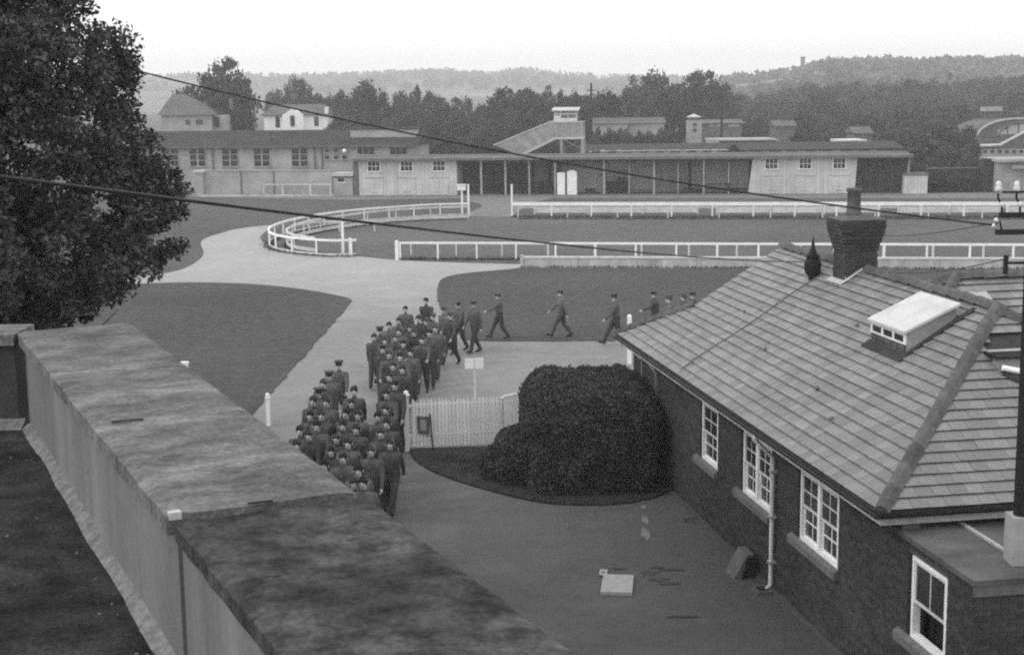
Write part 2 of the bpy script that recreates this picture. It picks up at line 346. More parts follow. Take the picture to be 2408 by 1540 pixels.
    for i in range(41):
        u = 6.0 * i / 40; w = .16 + .05 * noise.noise(Vector((u * 5, 7, 0)))
        V += [lp(u, -.035, 6.07), lp(u, -w, 6.004)]
    fb.add(V, [(2 * i, 2 * i + 1, 2 * i + 3, 2 * i + 2) for i in range(40)]); fb.build('mortar_fillet', M_fillet, t)
    # loose bits of mortar and moss on the roof
    mb = MB()
    for _ in range(40):
        x, y, s_ = rnd.uniform(.3, 8), -abs(rnd.gauss(.05, .3)) - .06, rnd.uniform(.004, .012)
        mb.lathe([(s_ * .6, 0), (s_, s_ * .4), (s_ * .3, s_ * .8)], (x, y, 6.0), 5)
    tag(mb.build('loose_mortar_crumbs', M_fillet, t), kind='stuff')
parapet()

# ------------------------------------------------------------------ the brick bungalow
A = Vector((-.1672, .9859, 0)).normalized(); RZ = math.atan2(A.x * -1, A.y)
HO = Vector((4.96, 18.60, 0))
house = thing('brick_bungalow', 'brick bungalow with hipped slate roof, white sash windows and flared brick chimney', 'house', HO, RZ)
HM = Matrix.Translation(HO) @ Matrix.Rotation(RZ, 4, 'Z')
CAML = HM.inverted() @ Vector((0, 0, CH))
ZE, TP = 2.85, 2.15 / 3.45
PIT = math.atan(TP); CS, SN = math.cos(PIT), math.sin(PIT)
def clip(poly, line):   # keep side where a*x+b*y<=c
    a_, b_, c_ = line; out = []
    for i in range(len(poly)):
        p, q = poly[i], poly[(i + 1) % len(poly)]; dp, dq = a_ * p[0] + b_ * p[1] - c_, a_ * q[0] + b_ * q[1] - c_
        if dp <= 0: out.append(p)
        if dp * dq < 0: t_ = dp / (dp - dq); out.append((p[0] + (q[0] - p[0]) * t_, p[1] + (q[1] - p[1]) * t_))
    return out
def area(p): return .5 * sum(p[i][0] * p[(i + 1) % len(p)][1] - p[(i + 1) % len(p)][0] * p[i][1] for i in range(len(p)))
SLATES = []
def slate_plane(org, U, V_, N_, poly, cw=.25, gauge=.203, seed=0, holes=()):
    """org + U*u + V*v on the plane, N outward normal; poly convex CCW in (u,v)"""
    if area(poly) < 0: poly = poly[::-1]
    lines = []
    for i in range(len(poly)):
        p, q = poly[i], poly[(i + 1) % len(poly)]; ex, ey = q[0] - p[0], q[1] - p[1]; lines.append((ey, -ex, ey * p[0] - ex * p[1]))
    us = [p[0] for p in poly]; vs = [p[1] for p in poly]; rnd = random.Random(seed); k = 0; v = min(vs)
    while v < max(vs):
        u = min(us) - cw * (.5 if k % 2 else 0) - rnd.uniform(0, .03)
        while u < max(us):
            r_ = [(u + .003, v), (u + cw - .003, v), (u + cw - .003, v + gauge + .03), (u + .003, v + gauge + .03)]; c = r_
            for ln in lines:
                c = clip(c, ln)
                if len(c) < 3: break
            if len(c) >= 3 and abs(area(c)) > .002:
                ctr = org + U * (u + cw / 2) + V_ * (v + gauge / 2)
                if not any(h0 < u + cw / 2 < h1 and v0 < v + gauge / 2 < v1 for h0, h1, v0, v1 in holes):
                    full = abs(abs(area(c)) - (cw - .006) * (gauge + .03)) < 1e-4
                    SLATES.append(((ctr - CAML).length, full, u, v, c, org, U, V_, N_, rnd.uniform(-.0025, .0035), rnd.uniform(-.006, .006)))
            u += cw
        v += gauge; k += 1
def slate_pts(c, u, v, lift, tw, gauge=.203):
    """wedge: tail lifted, head down on the battens"""
    V = []
    for (a_, b_) in c:
        h = .033 + lift - .031 * (b_ - v) / gauge + tw * (a_ - u)
        V.append((a_, b_, h))
    return V
xe = Vector((1, 0, 0)); ye = Vector((0, 1, 0))
zc = Vector((0, 0, ZE))
Lr = 13.15
# west slope (u along +Y, v up the slope)
slate_plane(zc, ye, Vector((CS, 0, SN)), Vector((-SN, 0, CS)), [(0, 0), (Lr, 0), (Lr, 3.45 / CS), (3.45, 3.45 / CS)], seed=1, holes=[(3.95, 5.3, 2.2 / CS, 2.95 / CS)])
slate_plane(zc, ye, Vector((CS, 0, SN)), Vector((-SN, 0, CS)), [(Lr, 0), (14.84, 0), (Lr, 1.40 / CS)], seed=1)
# near hip end (u along +X)
slate_plane(zc, xe, Vector((0, CS, SN)), Vector((0, -SN, CS)), [(0, 0), (6.9, 0), (3.45, 3.45 / CS)], seed=2, holes=[(2.9, 4.2, 2.25 / CS, 2.9 / CS)])
# east slope
slate_plane(Vector((6.9, 0, ZE)), ye, Vector((-CS, 0, SN)), Vector((SN, 0, CS)), [(0, 0), (Lr, 0), (Lr, 3.45 / CS), (3.45, 3.45 / CS)], seed=3)
# the wing: ridge y=5.55 z=5.22
WY, WZ = 5.55, 5.22; WR = (WZ - ZE) / TP
slate_plane(Vector((0, WY - WR, ZE)), xe, Vector((0, CS, SN)), Vector((0, -SN, CS)), [(5.2, WR / CS * .35), (6.9, 0), (12.5, 0), (12.5, WR / CS), (3.82, WR / CS), (3.5, (WR - .33) / CS)], seed=4)
SLATES.sort(key=lambda s_: s_[0])
roof = MB()
# roof boards under the slates
roof.prism([(0, 0, ZE - .03), (3.45, 3.45, 5.0 - .03), (3.45, Lr, 5.0 - .03), (1.4, Lr, ZE + 1.4 * TP - .03), (0, 14.84, ZE - .03)], (.02, 0, -.08))
roof.prism([(6.9, 0, ZE - .03), (6.9, 14.84, ZE - .03), (5.5, Lr, ZE + 1.4 * TP - .03), (3.45, Lr, 5.0 - .03), (3.45, 3.45, 5.0 - .03)], (-.02, 0, -.08))
roof.prism([(0, 0, ZE - .03), (6.9, 0, ZE - .03), (3.45, 3.45, 5.0 - .03)], (0, .02, -.08))
roof.prism([(0, 14.84, ZE - .03), (1.4, Lr, ZE + 1.4 * TP - .03), (5.5, Lr, ZE + 1.4 * TP - .03), (6.9, 14.84, ZE - .03)], (0, -.02, -.08))
roof.prism([(3.45, WY - .35, WZ - .37), (3.82, WY, WZ - .03), (12.5, WY, WZ - .03), (12.5, WY - WR, ZE - .03), (6.9, WY - WR, ZE - .03)], (0, .02, -.08))
roof.prism([(3.45, WY + .35, WZ - .37), (3.82, WY, WZ - .03), (12.5, WY, WZ - .03), (12.5, WY + WR, ZE - .03), (6.9, WY + WR, ZE - .03)], (0, -.02, -.08))
roof.prism([(3.45, WY - .36, WZ - .24), (3.45, WY + .36, WZ - .24), (3.82, WY, WZ - .02)], (.05, 0, -.05))
roof_o = roof.build('roof', M_under, house)
# slates: 300 nearest whole ones as parts sharing one mesh, the rest one part
sw = .25
c0 = [(.003, 0), (sw - .003, 0), (sw - .003, .233), (.003, .233)]
sv = slate_pts(c0, 0, 0, 0, 0); n4 = 4
SM = MB().add([(a_, b_, h) for a_, b_, h in sv] + [(a_, b_, h - .007) for a_, b_, h in sv], [(0, 1, 2, 3), (0, 4, 5, 1), (1, 5, 6, 2), (3, 7, 4, 0)]).mesh('slate', M_slate)
cnt = 0; rest = MB()
for dist, full, u, v, c, org, U, V_, N_, lift, tw in SLATES:
    if full and cnt < 300:
        p = org + U * u + V_ * v + N_ * lift
        o = put('slate', SM, roof_o); o.matrix_local = Matrix.Translation(p) @ Matrix((U, V_, N_)).transposed().to_4x4() @ Matrix.Rotation(-tw, 4, 'Y'); cnt += 1
    else:
        q = slate_pts(c, u, v, lift, tw); T = [org + U * a_ + V_ * b_ + N_ * h for a_, b_, h in q]; B = [org + U * a_ + V_ * b_ + N_ * (h - .007) for a_, b_, h in q]; n_ = len(T)
        fs = [tuple(range(n_))] + [(i, i + n_, (i + 1) % n_ + n_, (i + 1) % n_) for i in range(n_)]
        if (T[1] - T[0]).cross(T[2] - T[0]).dot(N_) < 0: fs[0] = fs[0][::-1]
        rest.add(T + B, fs)
tag(rest.build('slates', M_slate, roof_o), kind='stuff')
# hip and ridge tiles
def ridge_run(p0, p1, w=.118, n_t=None, sag=.0):
    p0, p1 = Vector(p0), Vector(p1); L = (p1 - p0).length; n_t = n_t or max(1, int(L / .45)); d = (p1 - p0).normalized(); x = d.cross(Vector((0, 0, 1))).normalized(); z = x.cross(d)
    rnd = random.Random(int(L * 100))
    for i in range(n_t):
        a_, b_ = p0 + d * (L * i / n_t + .006), p0 + d * (L * (i + 1) / n_t + .012); j = z * rnd.uniform(-.006, .008); a_ = a_ + j; b_ = b_ + j + z * .028
        prof = [(-w, -.055), (-w * .5, .03), (0, .058), (w * .5, .03), (w, -.055)]
        V = [a_ + x * s_ + z * t_ for s_, t_ in prof] + [b_ + x * s_ + z * t_ for s_, t_ in prof]
        MB().add(V, [(k, k + 1, k + 6, k + 5) for k in range(4)] + [(4, 3, 2, 1, 0), (5, 6, 7, 8, 9)]).build('ridge_tile', M_ridge, roof_o)
ridge_run((.0, .0, ZE + .04), (3.45, 3.45, 5.04))
ridge_run((6.9, .0, ZE + .04), (3.45, 3.45, 5.04))
ridge_run((3.45, 3.5, 5.05), (3.45, 8.45, 5.05))
ridge_run((3.45, 9.45, 5.05), (3.45, Lr, 5.05))
ridge_run((0, 14.84, ZE + .04), (1.4, Lr, ZE + 1.4 * TP + .04), .09)
ridge_run((3.82, WY, WZ + .05), (12.5, WY, WZ + .05))
ridge_run((3.45, WY - .36, 5.06), (3.82, WY, WZ + .06), .1); ridge_run((3.45, WY + .36, 5.06), (3.82, WY, WZ + .06), .1)
# valley strip, verge board
MB().poly([(3.5, 3.75, 4.99), (3.62, 3.65, 4.95), (4.1, WY - .55, 5.05), (3.6, WY - .45, 5.03)]).build('valley_flashing', M_pipe, roof_o)
MB().prism([(1.35, Lr + .02, ZE + 1.35 * TP - .1), (3.45, Lr + .02, 4.9), (5.55, Lr + .02, ZE + 1.35 * TP - .1)], (0, .03, 0)).build('gable_board', M_dark, house)

# walls: boxes round the openings
XW, XI = .33, .58
WIN = [(8.05, 9.05, 1.29, 2.47, 1), (5.10, 6.55, 1.29, 2.47, 2), (2.15, 3.72, 1.29, 2.47, 2), (-1.36, -.36, 1.20, 2.34, 3)]
YN, YF = -2.05, 14.5
mw = MB(); ys = YN
for y0, y1, z0, z1, k in sorted(WIN):
    mw.box(XW, XI, ys, y0, 0, 2.50); mw.box(XW, XI, y0, y1 + .13, 0, z0 - .17); mw.box(XW, XI, y0, y1 + .13, z1, 2.50); ys = y1 + .13
mw.box(XW, XI, ys, YF, 0, 2.50)
mw.box(XW, XI, .0, YF, 2.5, 2.76)
wall_o = mw.build('wall', M_mortar, house)
w2 = MB().box(XI, 6.0, YN, YN + .25, 0, 2.50).build('wall', M_mortar, house)        # south face of the extension
MB().box(XI, 6.57, .33, .58, 2.50, 2.76).build('wall', M_mortar, house)
MB().box(XI, 6.57, YF - .25, YF, 0, 2.76).build('wall', M_mortar, house)
MB().box(6.32, 6.57, .58, WY - WR + .3, 0, 2.76).build('wall', M_mortar, house)
MB().box(6.57, 12.2, WY - WR + .33, WY - WR + .58, 0, 2.76).build('wall', M_mortar, house)
MB().box(.7, 6.2, -1.7, 14.2, 0, .02).build('floor', M_deep, house)
# bricks
BR = []
def brick_face(kind, c0_, c1_, z0, z1, fixed, holes=(), seed=0):
    rnd = random.Random(seed); z = z0; k = 0
    while z + .065 <= z1:
        u = c0_ - (.1125 if k % 2 else 0)
        while u < c1_:
            a_, b_ = max(u, c0_), min(u + .215, c1_)
            segs = [(a_, b_)]
            for h0, h1, hz0, hz1 in holes:
                if z + .065 > hz0 and z < hz1:
                    ns = []
                    for s0, s1 in segs:
                        if s1 <= h0 or s0 >= h1: ns.append((s0, s1)); continue
                        if s0 < h0: ns.append((s0, h0))
                        if s1 > h1: ns.append((h1, s1))
                    segs = ns
            for s0, s1 in segs:
                if s1 - s0 > .03: BR.append((kind, s0, s1, z, fixed, rnd.uniform(0, .003)))
            u += .225
        z += .075; k += 1
hl = [(y0, y1 + .13, z0 - .17, z1) for y0, y1, z0, z1, k in WIN]
brick_face('x', YN + .004, YF, .01, 2.50, XW, hl, 1)
brick_face('x', .02, YF, 2.51, 2.75, XW, (), 2)
brick_face('y', XW + .004, 5.9, .01, 2.50, YN, (), 3)
def bpos(b): kind, s0, s1, z, f_, j = b; return Vector((f_, (s0 + s1) / 2, z)) if kind == 'x' else Vector(((s0 + s1) / 2, f_, z))
BR.sort(key=lambda b: ((bpos(b) - CAML).length if not (b[0] == 'y' and b[2] > 1.7) else 99))
bm_full = {}
for kd in 'xy':
    bb = MB()
    if kd == 'x': bb.box(-.009, 0, 0, .215, 0, .065)
    else: bb.box(0, .215, -.009, 0, 0, .065)
    bm_full[kd] = bb.mesh('brick', M_brick)
cnt = 0; rb = MB()
for b in BR:
    kind, s0, s1, z, f_, j = b
    if cnt < 260 and abs(s1 - s0 - .215) < 1e-4:
        put('brick', bm_full[kind], wall_o, (f_ - j, s0, z) if kind == 'x' else (s0, f_ - j, z)); cnt += 1
    elif kind == 'x': rb.box(f_ - .009 - j, f_, s0, s1, z, z + .065)
    else: rb.box(s0, s1, f_ - .009 - j, f_, z, z + .065)
tag(rb.build('bricks', M_brick, wall_o), kind='stuff')
# eaves: soffit, fascia, gutter
e = MB(); e.box(.0, .33, .0, 14.8, ZE - .13, ZE - .11); e.box(0, 6.9, 0, .33, ZE - .13, ZE - .11); e.build('soffit', M_dark, house)
MB().box(-.018, .0, -.018, 14.84, ZE - .17, ZE - .035).build('fascia', M_white2, house)
MB().box(0.0, 6.9, -.02, .0, ZE - .19, ZE - .035).build('fascia', M_pipe, house)
def gutter(p0, p1, name='gutter'):
    p0, p1 = Vector(p0), Vector(p1); d = (p1 - p0).normalized(); x = d.cross(Vector((0, 0, 1))); V = []; n_ = 7; mb = MB()
    for p in (p0, p1):
        for i in range(n_): t_ = math.pi * i / (n_ - 1); V.append(p + x * (.058 * math.cos(t_)) - Vector((0, 0, .058 * math.sin(t_))))
        for i in range(n_): t_ = math.pi * i / (n_ - 1); V.append(p + x * (.05 * math.cos(t_)) - Vector((0, 0, .05 * math.sin(t_))))
    f = [(i, i + 1, i + 1 + 2 * n_, i + 2 * n_) for i in range(n_ - 1)] + [(n_ + i, n_ + i + 2 * n_, n_ + i + 1 + 2 * n_, n_ + i + 1) for i in range(n_ - 1)]
    f += [(0, 2 * n_, 3 * n_, n_), (n_ - 1, 2 * n_ - 1, 4 * n_ - 1, 3 * n_ - 1)]
    mb.add(V, f); mb.build(name, M_black, house)
gutter((-.08, -.08, ZE - .02), (-.08, 14.84, ZE - .02)); gutter((-.08, -.08, ZE - .02), (6.9, -.08, ZE - .02))
MB().tube([(-.08, 4.85, ZE - .07), (-.08, 4.85, ZE - .16), (.18, 4.85, ZE - .42), (.25, 4.85, ZE - .5), (.25, 4.85, .12), (.17, 4.85, .03)], .038, 10).build('downpipe', M_white2, house, True)
for z in (.5, 1.3, 2.1): MB().box(.2, .33, 4.79, 4.91, z, z + .04).build('pipe_bracket', M_pipe, house)
for yy_, zz in ((12.2, 2.3), (13.4, 2.35)): MB().tube([(.0, yy_, ZE - .12), (.24, yy_, zz + .1), (.24, yy_, zz - .5)], .025, 8).build('waste_pipe', M_pipe, house, True)
# windows
def window(y0, y1, z0, z1, k):
    x0, x1 = XW - .012, XW + .1; fr = MB(); t_ = .055
    fr.box(x0, x1, y0, y0 + t_, z0, z1); fr.box(x0, x1, y1 - t_, y1, z0, z1); fr.box(x0, x1, y0 + t_, y1 - t_, z1 - t_, z1); fr.box(x0, x1, y0 + t_, y1 - t_, z0, z0 + t_)
    bays = [(y0 + t_, y1 - t_)]
    if k == 2: mid = (y0 + y1) / 2; fr.box(x0 - .005, x1, mid - .05, mid + .05, z0 + t_, z1 - t_); bays = [(y0 + t_, mid - .05), (mid + .05, y1 - t_)]
    w = fr.build('window', M_white, house)
    zm = z0 + (z1 - z0) * (.46 if k == 3 else .5)
    for (a_, b_) in bays:
        for up_ in (0, 1):
            za, zb = (zm - .02, z1 - t_) if up_ else (z0 + t_, zm + .02)
            if k == 3 and not up_: za, zb = zm - .02, zm + .28      # lower sash pushed up: open below
            xa = x0 + (.012 if up_ else .052); xb = xa + .035; s_ = MB(); r_ = .038
            s_.box(xa, xb, a_, a_ + r_, za, zb); s_.box(xa, xb, b_ - r_, b_, za, zb); s_.box(xa, xb, a_ + r_, b_ - r_, za, za + r_); s_.box(xa, xb, a_ + r_, b_ - r_, zb - r_, zb)
            m_ = (a_ + b_) / 2
            if k == 1 or up_ or k == 2: s_.box(xa + .008, xb - .005, m_ - .011, m_ + .011, za + r_, zb - r_)
            if k != 3: h_ = (za + zb) / 2; s_.box(xa + .006, xb - .006, a_ + r_, b_ - r_, h_ - .011, h_ + .011)
            s_.build('sash', M_white2 if up_ else M_white, w)
            if not (k == 3 and not up_): MB().box(xa + .015, xa + .02, a_ + r_, b_ - r_, za + r_, zb - r_).build('pane', M_glass, w)
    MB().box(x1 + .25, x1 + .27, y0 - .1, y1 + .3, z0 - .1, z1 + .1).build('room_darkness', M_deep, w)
    MB().prism([(XW - .09, y0 - .04, z0 - .165), (XW - .09, y0 - .04, z0 - .05), (x0, y0 - .04, z0 - .0), (x0, y0 - .04, z0 - .165)], (0, (y1 - y0) + .42, 0)).build('sill', M_stone, w)
    cu = MB()
    if k == 2:
        for (a_, b_) in bays:      # net curtains drawn to the sides
            for j in range(6):
                yy = a_ + .04 + j * .03; cu.box(x1 + .05 + (j % 2) * .012, x1 + .055 + (j % 2) * .012, yy, yy + .032, z0 + .05, z1 - .08)
        cu.build('curtain', M_cream2, w)
for a_ in WIN: window(*a_)
# extension flat roof
ext = MB(); ext.box(XW - .05, 6.0, YN - .05, .30, 2.502, 2.575); ext.build('flat_roof', M_lead, house)
MB().bar((1.22, .25, 2.595), (1.2, -2.0, 2.595), .05, .035).build('roof_batten', M_pipe, house)
MB().bar((3.0, .3, 2.592), (3.45, -.3, 2.592), .04, .03).build('roof_batten', M_pipe, house)
MB().box(XW - .03, 5.9, YN - .035, YN - .012, 2.36, 2.498).build('fascia', M_stone, house)
# ventilating skylight box on the west slope
def slp(x, y, h=0): return Vector((x - SN * h, y, ZE + x * TP + CS * h))
ya, yb, xa_, xb_ = 3.95, 5.3, 2.17, 3.02
sk = MB(); sk.hexa([(xa_, ya, ZE + xa_ * TP - .02), (xb_, ya, ZE + xb_ * TP - .02), (xb_, yb, ZE + xb_ * TP - .02), (xa_, yb, ZE + xa_ * TP - .02),
         (xa_, ya, ZE + xa_ * TP + .36), (xb_, ya, ZE + xb_ * TP + .26), (xb_, yb, ZE + xb_ * TP + .26), (xa_, yb, ZE + xa_ * TP + .36)]); sko = sk.build('skylight', M_cream2, roof_o)
MB().hexa([(xa_ - .07, ya - .06, ZE + xa_ * TP + .355), (xb_ + .04, ya - .06, ZE + xb_ * TP + .262), (xb_ + .04, yb + .05, ZE + xb_ * TP + .262), (xa_ - .07, yb + .05, ZE + xa_ * TP + .355),
           (xa_ - .07, ya - .06, ZE + xa_ * TP + .40), (xb_ + .04, ya - .06, ZE + xb_ * TP + .305), (xb_ + .04, yb + .05, ZE + xb_ * TP + .305), (xa_ - .07, yb + .05, ZE + xa_ * TP + .40)]).build('skylight_top', M_skytop, roof_o)
zb_ = ZE + xa_ * TP
lv = MB(); lv.box(xa_ - .03, xa_ - .002, ya, yb, zb_ + .31, zb_ + .352); lv.box(xa_ - .03, xa_ - .002, ya, yb, zb_ + .17, zb_ + .20)
for q in range(4): yq = ya + (yb - ya - .06) * q / 3; lv.box(xa_ - .03, xa_ - .002, yq, yq + .06, zb_ + .2, zb_ + .31)
lv.build('louvre_frame', M_white, roof_o)
MB().box(xa_ - .012, xa_ - .003, ya + .02, yb - .02, zb_ + .2, zb_ + .31).build('louvre_opening', M_deep, roof_o)
for j in range(5):
    for i in range(2):
        MB().box(xa_ - .035 - .003 * i, xa_ - .004, ya + .02 + j * .262, ya + .26 + j * .262, zb_ + .0 + i * .085, zb_ + .075 + i * .085).build('cladding_tile', M_ridge, roof_o)
MB().prism([slp(xa_ - .16, ya - .12, .035), slp(xa_ - .0, ya - .12, .05), slp(xa_ - .0, yb + .05, .05), slp(xa_ - .16, yb + .05, .035)], (0, 0, -.012)).build('apron_flashing', M_under, roof_o)
MB().prism([slp(xa_ - .1, ya - .1, .045), slp(xb_ + .3, ya - .14, .045), slp(xb_ + .3, ya + .0, .045), slp(xa_ - .1, ya + .0, .045)], (0, 0, -.012)).build('side_flashing', M_under, roof_o)
# small flat topped dormer on the near hip
MB().hexa([(2.85, 2.2, 4.1), (4.2, 2.2, 4.1), (4.2, 3.0, 4.5), (2.85, 3.0, 4.5), (2.85, 2.2, 4.44), (4.2, 2.2, 4.44), (4.2, 3.0, 4.52), (2.85, 3.0, 4.52)]).build('dormer', M_farwall, roof_o)
MB().box(2.78, 4.3, 2.1, 2.95, 4.44, 4.475).build('dormer_roof', M_black, roof_o)
MB().tube([(2.86, 2.12, 4.31), (3.4, 1.95, 4.2)], .045, 10).build('white_pipe', M_white, roof_o)
MB().prism([(2.85, 2.1, 4.2), (3.45, 1.6, 3.89), (3.5, 1.7, 3.95), (2.9, 2.18, 4.25)], (0, 0, .04)).build('side_flashing', M_under, roof_o)
# lead patch, slipped slates and dark bits on the west slope
for (u, v, s_) in ((6.2, 2.3, .1), (9.6, 3.3, .09), (4.8, 1.0, .12), (10.6, 1.7, .08), (7.9, 1.2, .1), (3.4, .7, .1)):
    MB().prism([slp(v, u, .05), slp(v + s_ * .5, u, .05), slp(v + s_ * .5, u + s_, .05), slp(v, u + s_, .05)], (0, 0, -.01)).build('slipped_slate', M_ridge, roof_o)
MB().tube([slp(.1 + i * .3, 9.8 + .05 * math.sin(i), .04) for i in range(11)], .012, 6).build('conductor_cable', M_ridge, roof_o)
# chimney
CHX, CHY = (3.06, 3.74), (8.68, 9.24)
ch = MB(); ch.box(CHX[0], CHX[1], CHY[0], CHY[1], 4.4, 5.3)
sy = [(0.0, 5.3), (.02, 5.375), (.04, 5.45), (.06, 5.525), (.08, 5.6), (.1, 5.675), (.115, 5.75), (.12, 5.825), (.12, 5.9)]
for e_, z in sy: ch.box(CHX[0] - e_ + .009, CHX[1] + e_ - .009, CHY[0] - e_ + .009, CHY[1] + e_ - .009, z, z + .075)
cho = ch.build('chimney', M_mortar, house)
MB().box(CHX[0] - .115, CHX[1] + .115, CHY[0] - .115, CHY[1] + .115, 5.974, 6.0).build('chimney_cap', M_ridge, cho)
MB().hexa([(CHX[0], CHY[0], 6.0), (CHX[1], CHY[0], 6.0), (CHX[1], CHY[1], 6.0), (CHX[0], CHY[1], 6.0), (CHX[0] + .2, CHY[0] + .2, 6.07), (CHX[1] - .2, CHY[0] + .2, 6.07), (CHX[1] - .2, CHY[1] - .2, 6.07), (CHX[0] + .2, CHY[1] - .2, 6.07)]).build('flaunching', M_ridge, cho)
MB().lathe([(.16, 6.02), (.155, 6.1), (.135, 6.14), (.128, 6.5), (.15, 6.52), (.15, 6.58), (.11, 6.58), (.1, 6.45)], ((CHX[0] + CHX[1]) / 2 - .04, 9.0, 0), 16).build('chimney_pot', M_ridge, cho, True)
rest = MB(); bfull = MB().box(-.009, .2, -.009, .095, 0, .066).mesh('brick', M_brick); ncb = 0
def chim_course(x0, x1, y0, y1, z, off):
    global ncb
    u = x0 - off
    while u < x1 - .01:
        a_, b_ = max(u, x0), min(u + .215, x1)
        if b_ - a_ > .04:
            if b_ - a_ > .214 and ncb < 38: put('brick', MB().box(0, .215, -.01, .004, 0, .065).mesh('brick', M_brick) if ncb == 0 else bpy.data.meshes['brick_face'], cho, (a_, y0, z)); ncb += 1
            else: rest.box(a_, b_, y0 - .01, y0 + .004, z, z + .065)
            rest.box(a_, b_, y1 - .004, y1 + .01, z, z + .065)
        u += .225
    u = y0 - off + .1
    while u < y1 - .01:
        a_, b_ = max(u, y0), min(u + .215, y1)
        if b_ - a_ > .04: rest.box(x0 - .01, x0 + .004, a_, b_, z, z + .065); rest.box(x1 - .004, x1 + .01, a_, b_, z, z + .065)
        u += .225
MB().box(0, .215, -.01, .004, 0, .065).mesh('brick_face', M_brick)
z = 4.4; k = 0
while z < 5.29: chim_course(CHX[0], CHX[1], CHY[0], CHY[1], z + .003, .1125 * (k % 2)); z += .075; k += 1
for e_, zz in sy: chim_course(CHX[0] - e_ + .009, CHX[1] + e_ - .009, CHY[0] - e_ + .009, CHY[1] + e_ - .009, zz + .005, .1125 * (k % 2)); k += 1
tag(rest.build('bricks', M_brick, cho), kind='stuff')
fl = MB(); fl.prism([slp(2.97, 8.55, .05), slp(3.44, 8.55, .05), slp(3.44, 8.68, .05), slp(3.1, 8.68, .05), slp(3.1, 9.3, .05), slp(2.97, 9.3, .05)], (0, 0, -.012)); fl.build('chimney_flashing', M_flash, roof_o)
MB().box(3.075, 3.09, 8.66, 9.25, 4.74, 4.88).build('step_flashing', M_flash, roof_o)
# bulbous ridge ventilator beside the chimney
def roofvent():
    p = HM @ Vector((2.93, 10.0, ZE + 2.93 * TP))
    t = thing('roof_ventilator', 'dark bulbous metal roof ventilator with a pointed top standing left of the chimney', 'ventilator', p, RZ)
    MB().lathe([(.09, -.05), (.09, .05), (.17, .12), (.2, .25), (.19, .38), (.13, .46)], n=16).build('drum', M_pole, t, True)
    MB().lathe([(.16, .46), (.17, .49), (.1, .56), (.05, .66), (.03, .8), (.005, .92)], n=12).build('spire_cap', M_black, t, True)
    MB().box(-.02, .02, -.22, .22, .41, .45).build('hood_rim', M_black, t); t.scale = (.88, .88, .95)
roofvent()
# things in the yard
def yard():
    t = thing('drain_gully', 'dark drain gully on the ground below the pale downpipe', 'drain', HM @ Vector((.12, 4.85, 0)), RZ)
    MB().box(-.16, .14, -.16, .16, 0, .05).build('surround', M_ridge, t); MB().box(-.1, .08, -.1, .1, .05, .058).build('grate', M_black, t)
    c = gp(1452, 1378); t = thing('pale_slab', 'pale square concrete slab lying in the middle of the yard', 'slab', c, -.12)
    MB().box(-.27, .27, -.46, .46, .0, .06).build('slab', M_slab, t)
    m = MB(); V = []
    m.box(-.35, -.21, .47, .56, .02, .045); m.box(-.35, -.21, .66, .75, .02, .045); m.box(-.35, -.31, .56, .66, .02, .045); m.box(-.25, -.21, .56, .66, .02, .045)
    m.build('lifting_ring', M_slab, t)
    p = gp(1748, 1350); t = thing('leaning_slab', 'dark rectangular slab leaning up beside the bungalow wall', 'slab', p, RZ)
    MB().hexa([(-.24, -.2, 0), (-.05, -.2, 0), (-.05, .3, 0), (-.24, .3, 0), (.0, -.2, .42), (.12, -.2, .42), (.12, .3, .42), (.0, .3, .42)]).build('board', M_mid, t)
    MB().hexa([(-.1, -.24, 0), (.14, -.24, 0), (.14, -.205, 0), (-.1, -.205, 0), (.0, -.24, .38), (.12, -.24, .38), (.12, -.205, .38), (.0, -.205, .38)]).build('batten', M_black, t)
    p = gp(1632, 1224); t = thing('drain_grate', 'small dark drain grate near the hedge by the bungalow wall', 'drain', p, 0)
    MB().box(-.26, .26, -.12, .12, .004, .03).build('frame', M_mid, t)
    for i in range(9): MB().box(-.22 + i * .05, -.195 + i * .05, -.09, .09, .03, .036).build('bar', M_black, t)
    rnd = random.Random(4)
    def blot(name, cx, cy, rx, ry, m, z, lab, sd):
        P = []
        for i in range(40):
            a_ = 2 * math.pi * i / 40; k = 1 + .45 * noise.noise(Vector((math.cos(a_) * 1.7, math.sin(a_) * 1.7, sd))) + .2 * noise.noise(Vector((math.cos(a_) * 6, math.sin(a_) * 6, sd)))
            P.append((rx * math.cos(a_) * k, ry * math.sin(a_) * k, 0))
        c = gp(cx, cy); o = MB().poly(P).build(name, m, loc=(c.x, c.y, z)); tag(o, lab, 'stain')
    for k, (cx, cy, rx, ry, lab) in enumerate(((1530, 1347, .16, .1, 'small dark damp patch just right of the pale slab'), (1548, 1362, .2, .09, 'ragged dark damp patch right of the pale slab, the middle one'), (1572, 1372, .2, .06, 'ragged dark damp patch at the lower right of the group beside the slab'), (1578, 1340, .22, .05, 'thin dark streak above the damp patches right of the slab'), (1545, 1335, .12, .035, 'short thin dark streak between the slab and the longer streak'), (1457, 1337, .13, .045, 'small dark spot just above the pale slab'), (1605, 1450, .3, .04, 'faint dark streak on the tarmac below the damp patches'))):
        blot('damp_patch', cx, cy, rx, ry, M_debris, .007 + .002 * k, lab, 2.2 + k * 3.1)
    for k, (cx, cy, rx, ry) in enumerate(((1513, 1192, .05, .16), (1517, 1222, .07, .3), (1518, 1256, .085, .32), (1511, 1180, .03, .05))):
        blot('painted_wet_shine', cx, cy, rx, ry, M_wetshine, .007 + .002 * k, ORD[k] + ' part of a long pale painted shine on wet tarmac in front of the hedge', 12.9 + k)  # pale blots stand in for the shine on wet tarmac
    # kerb of mortar along the wall foot
    m = MB(); m.box(XW - .1, XW - .012, YN, YF, .001, .045); m.build('wall_footing', M_mortar, house)
yard()

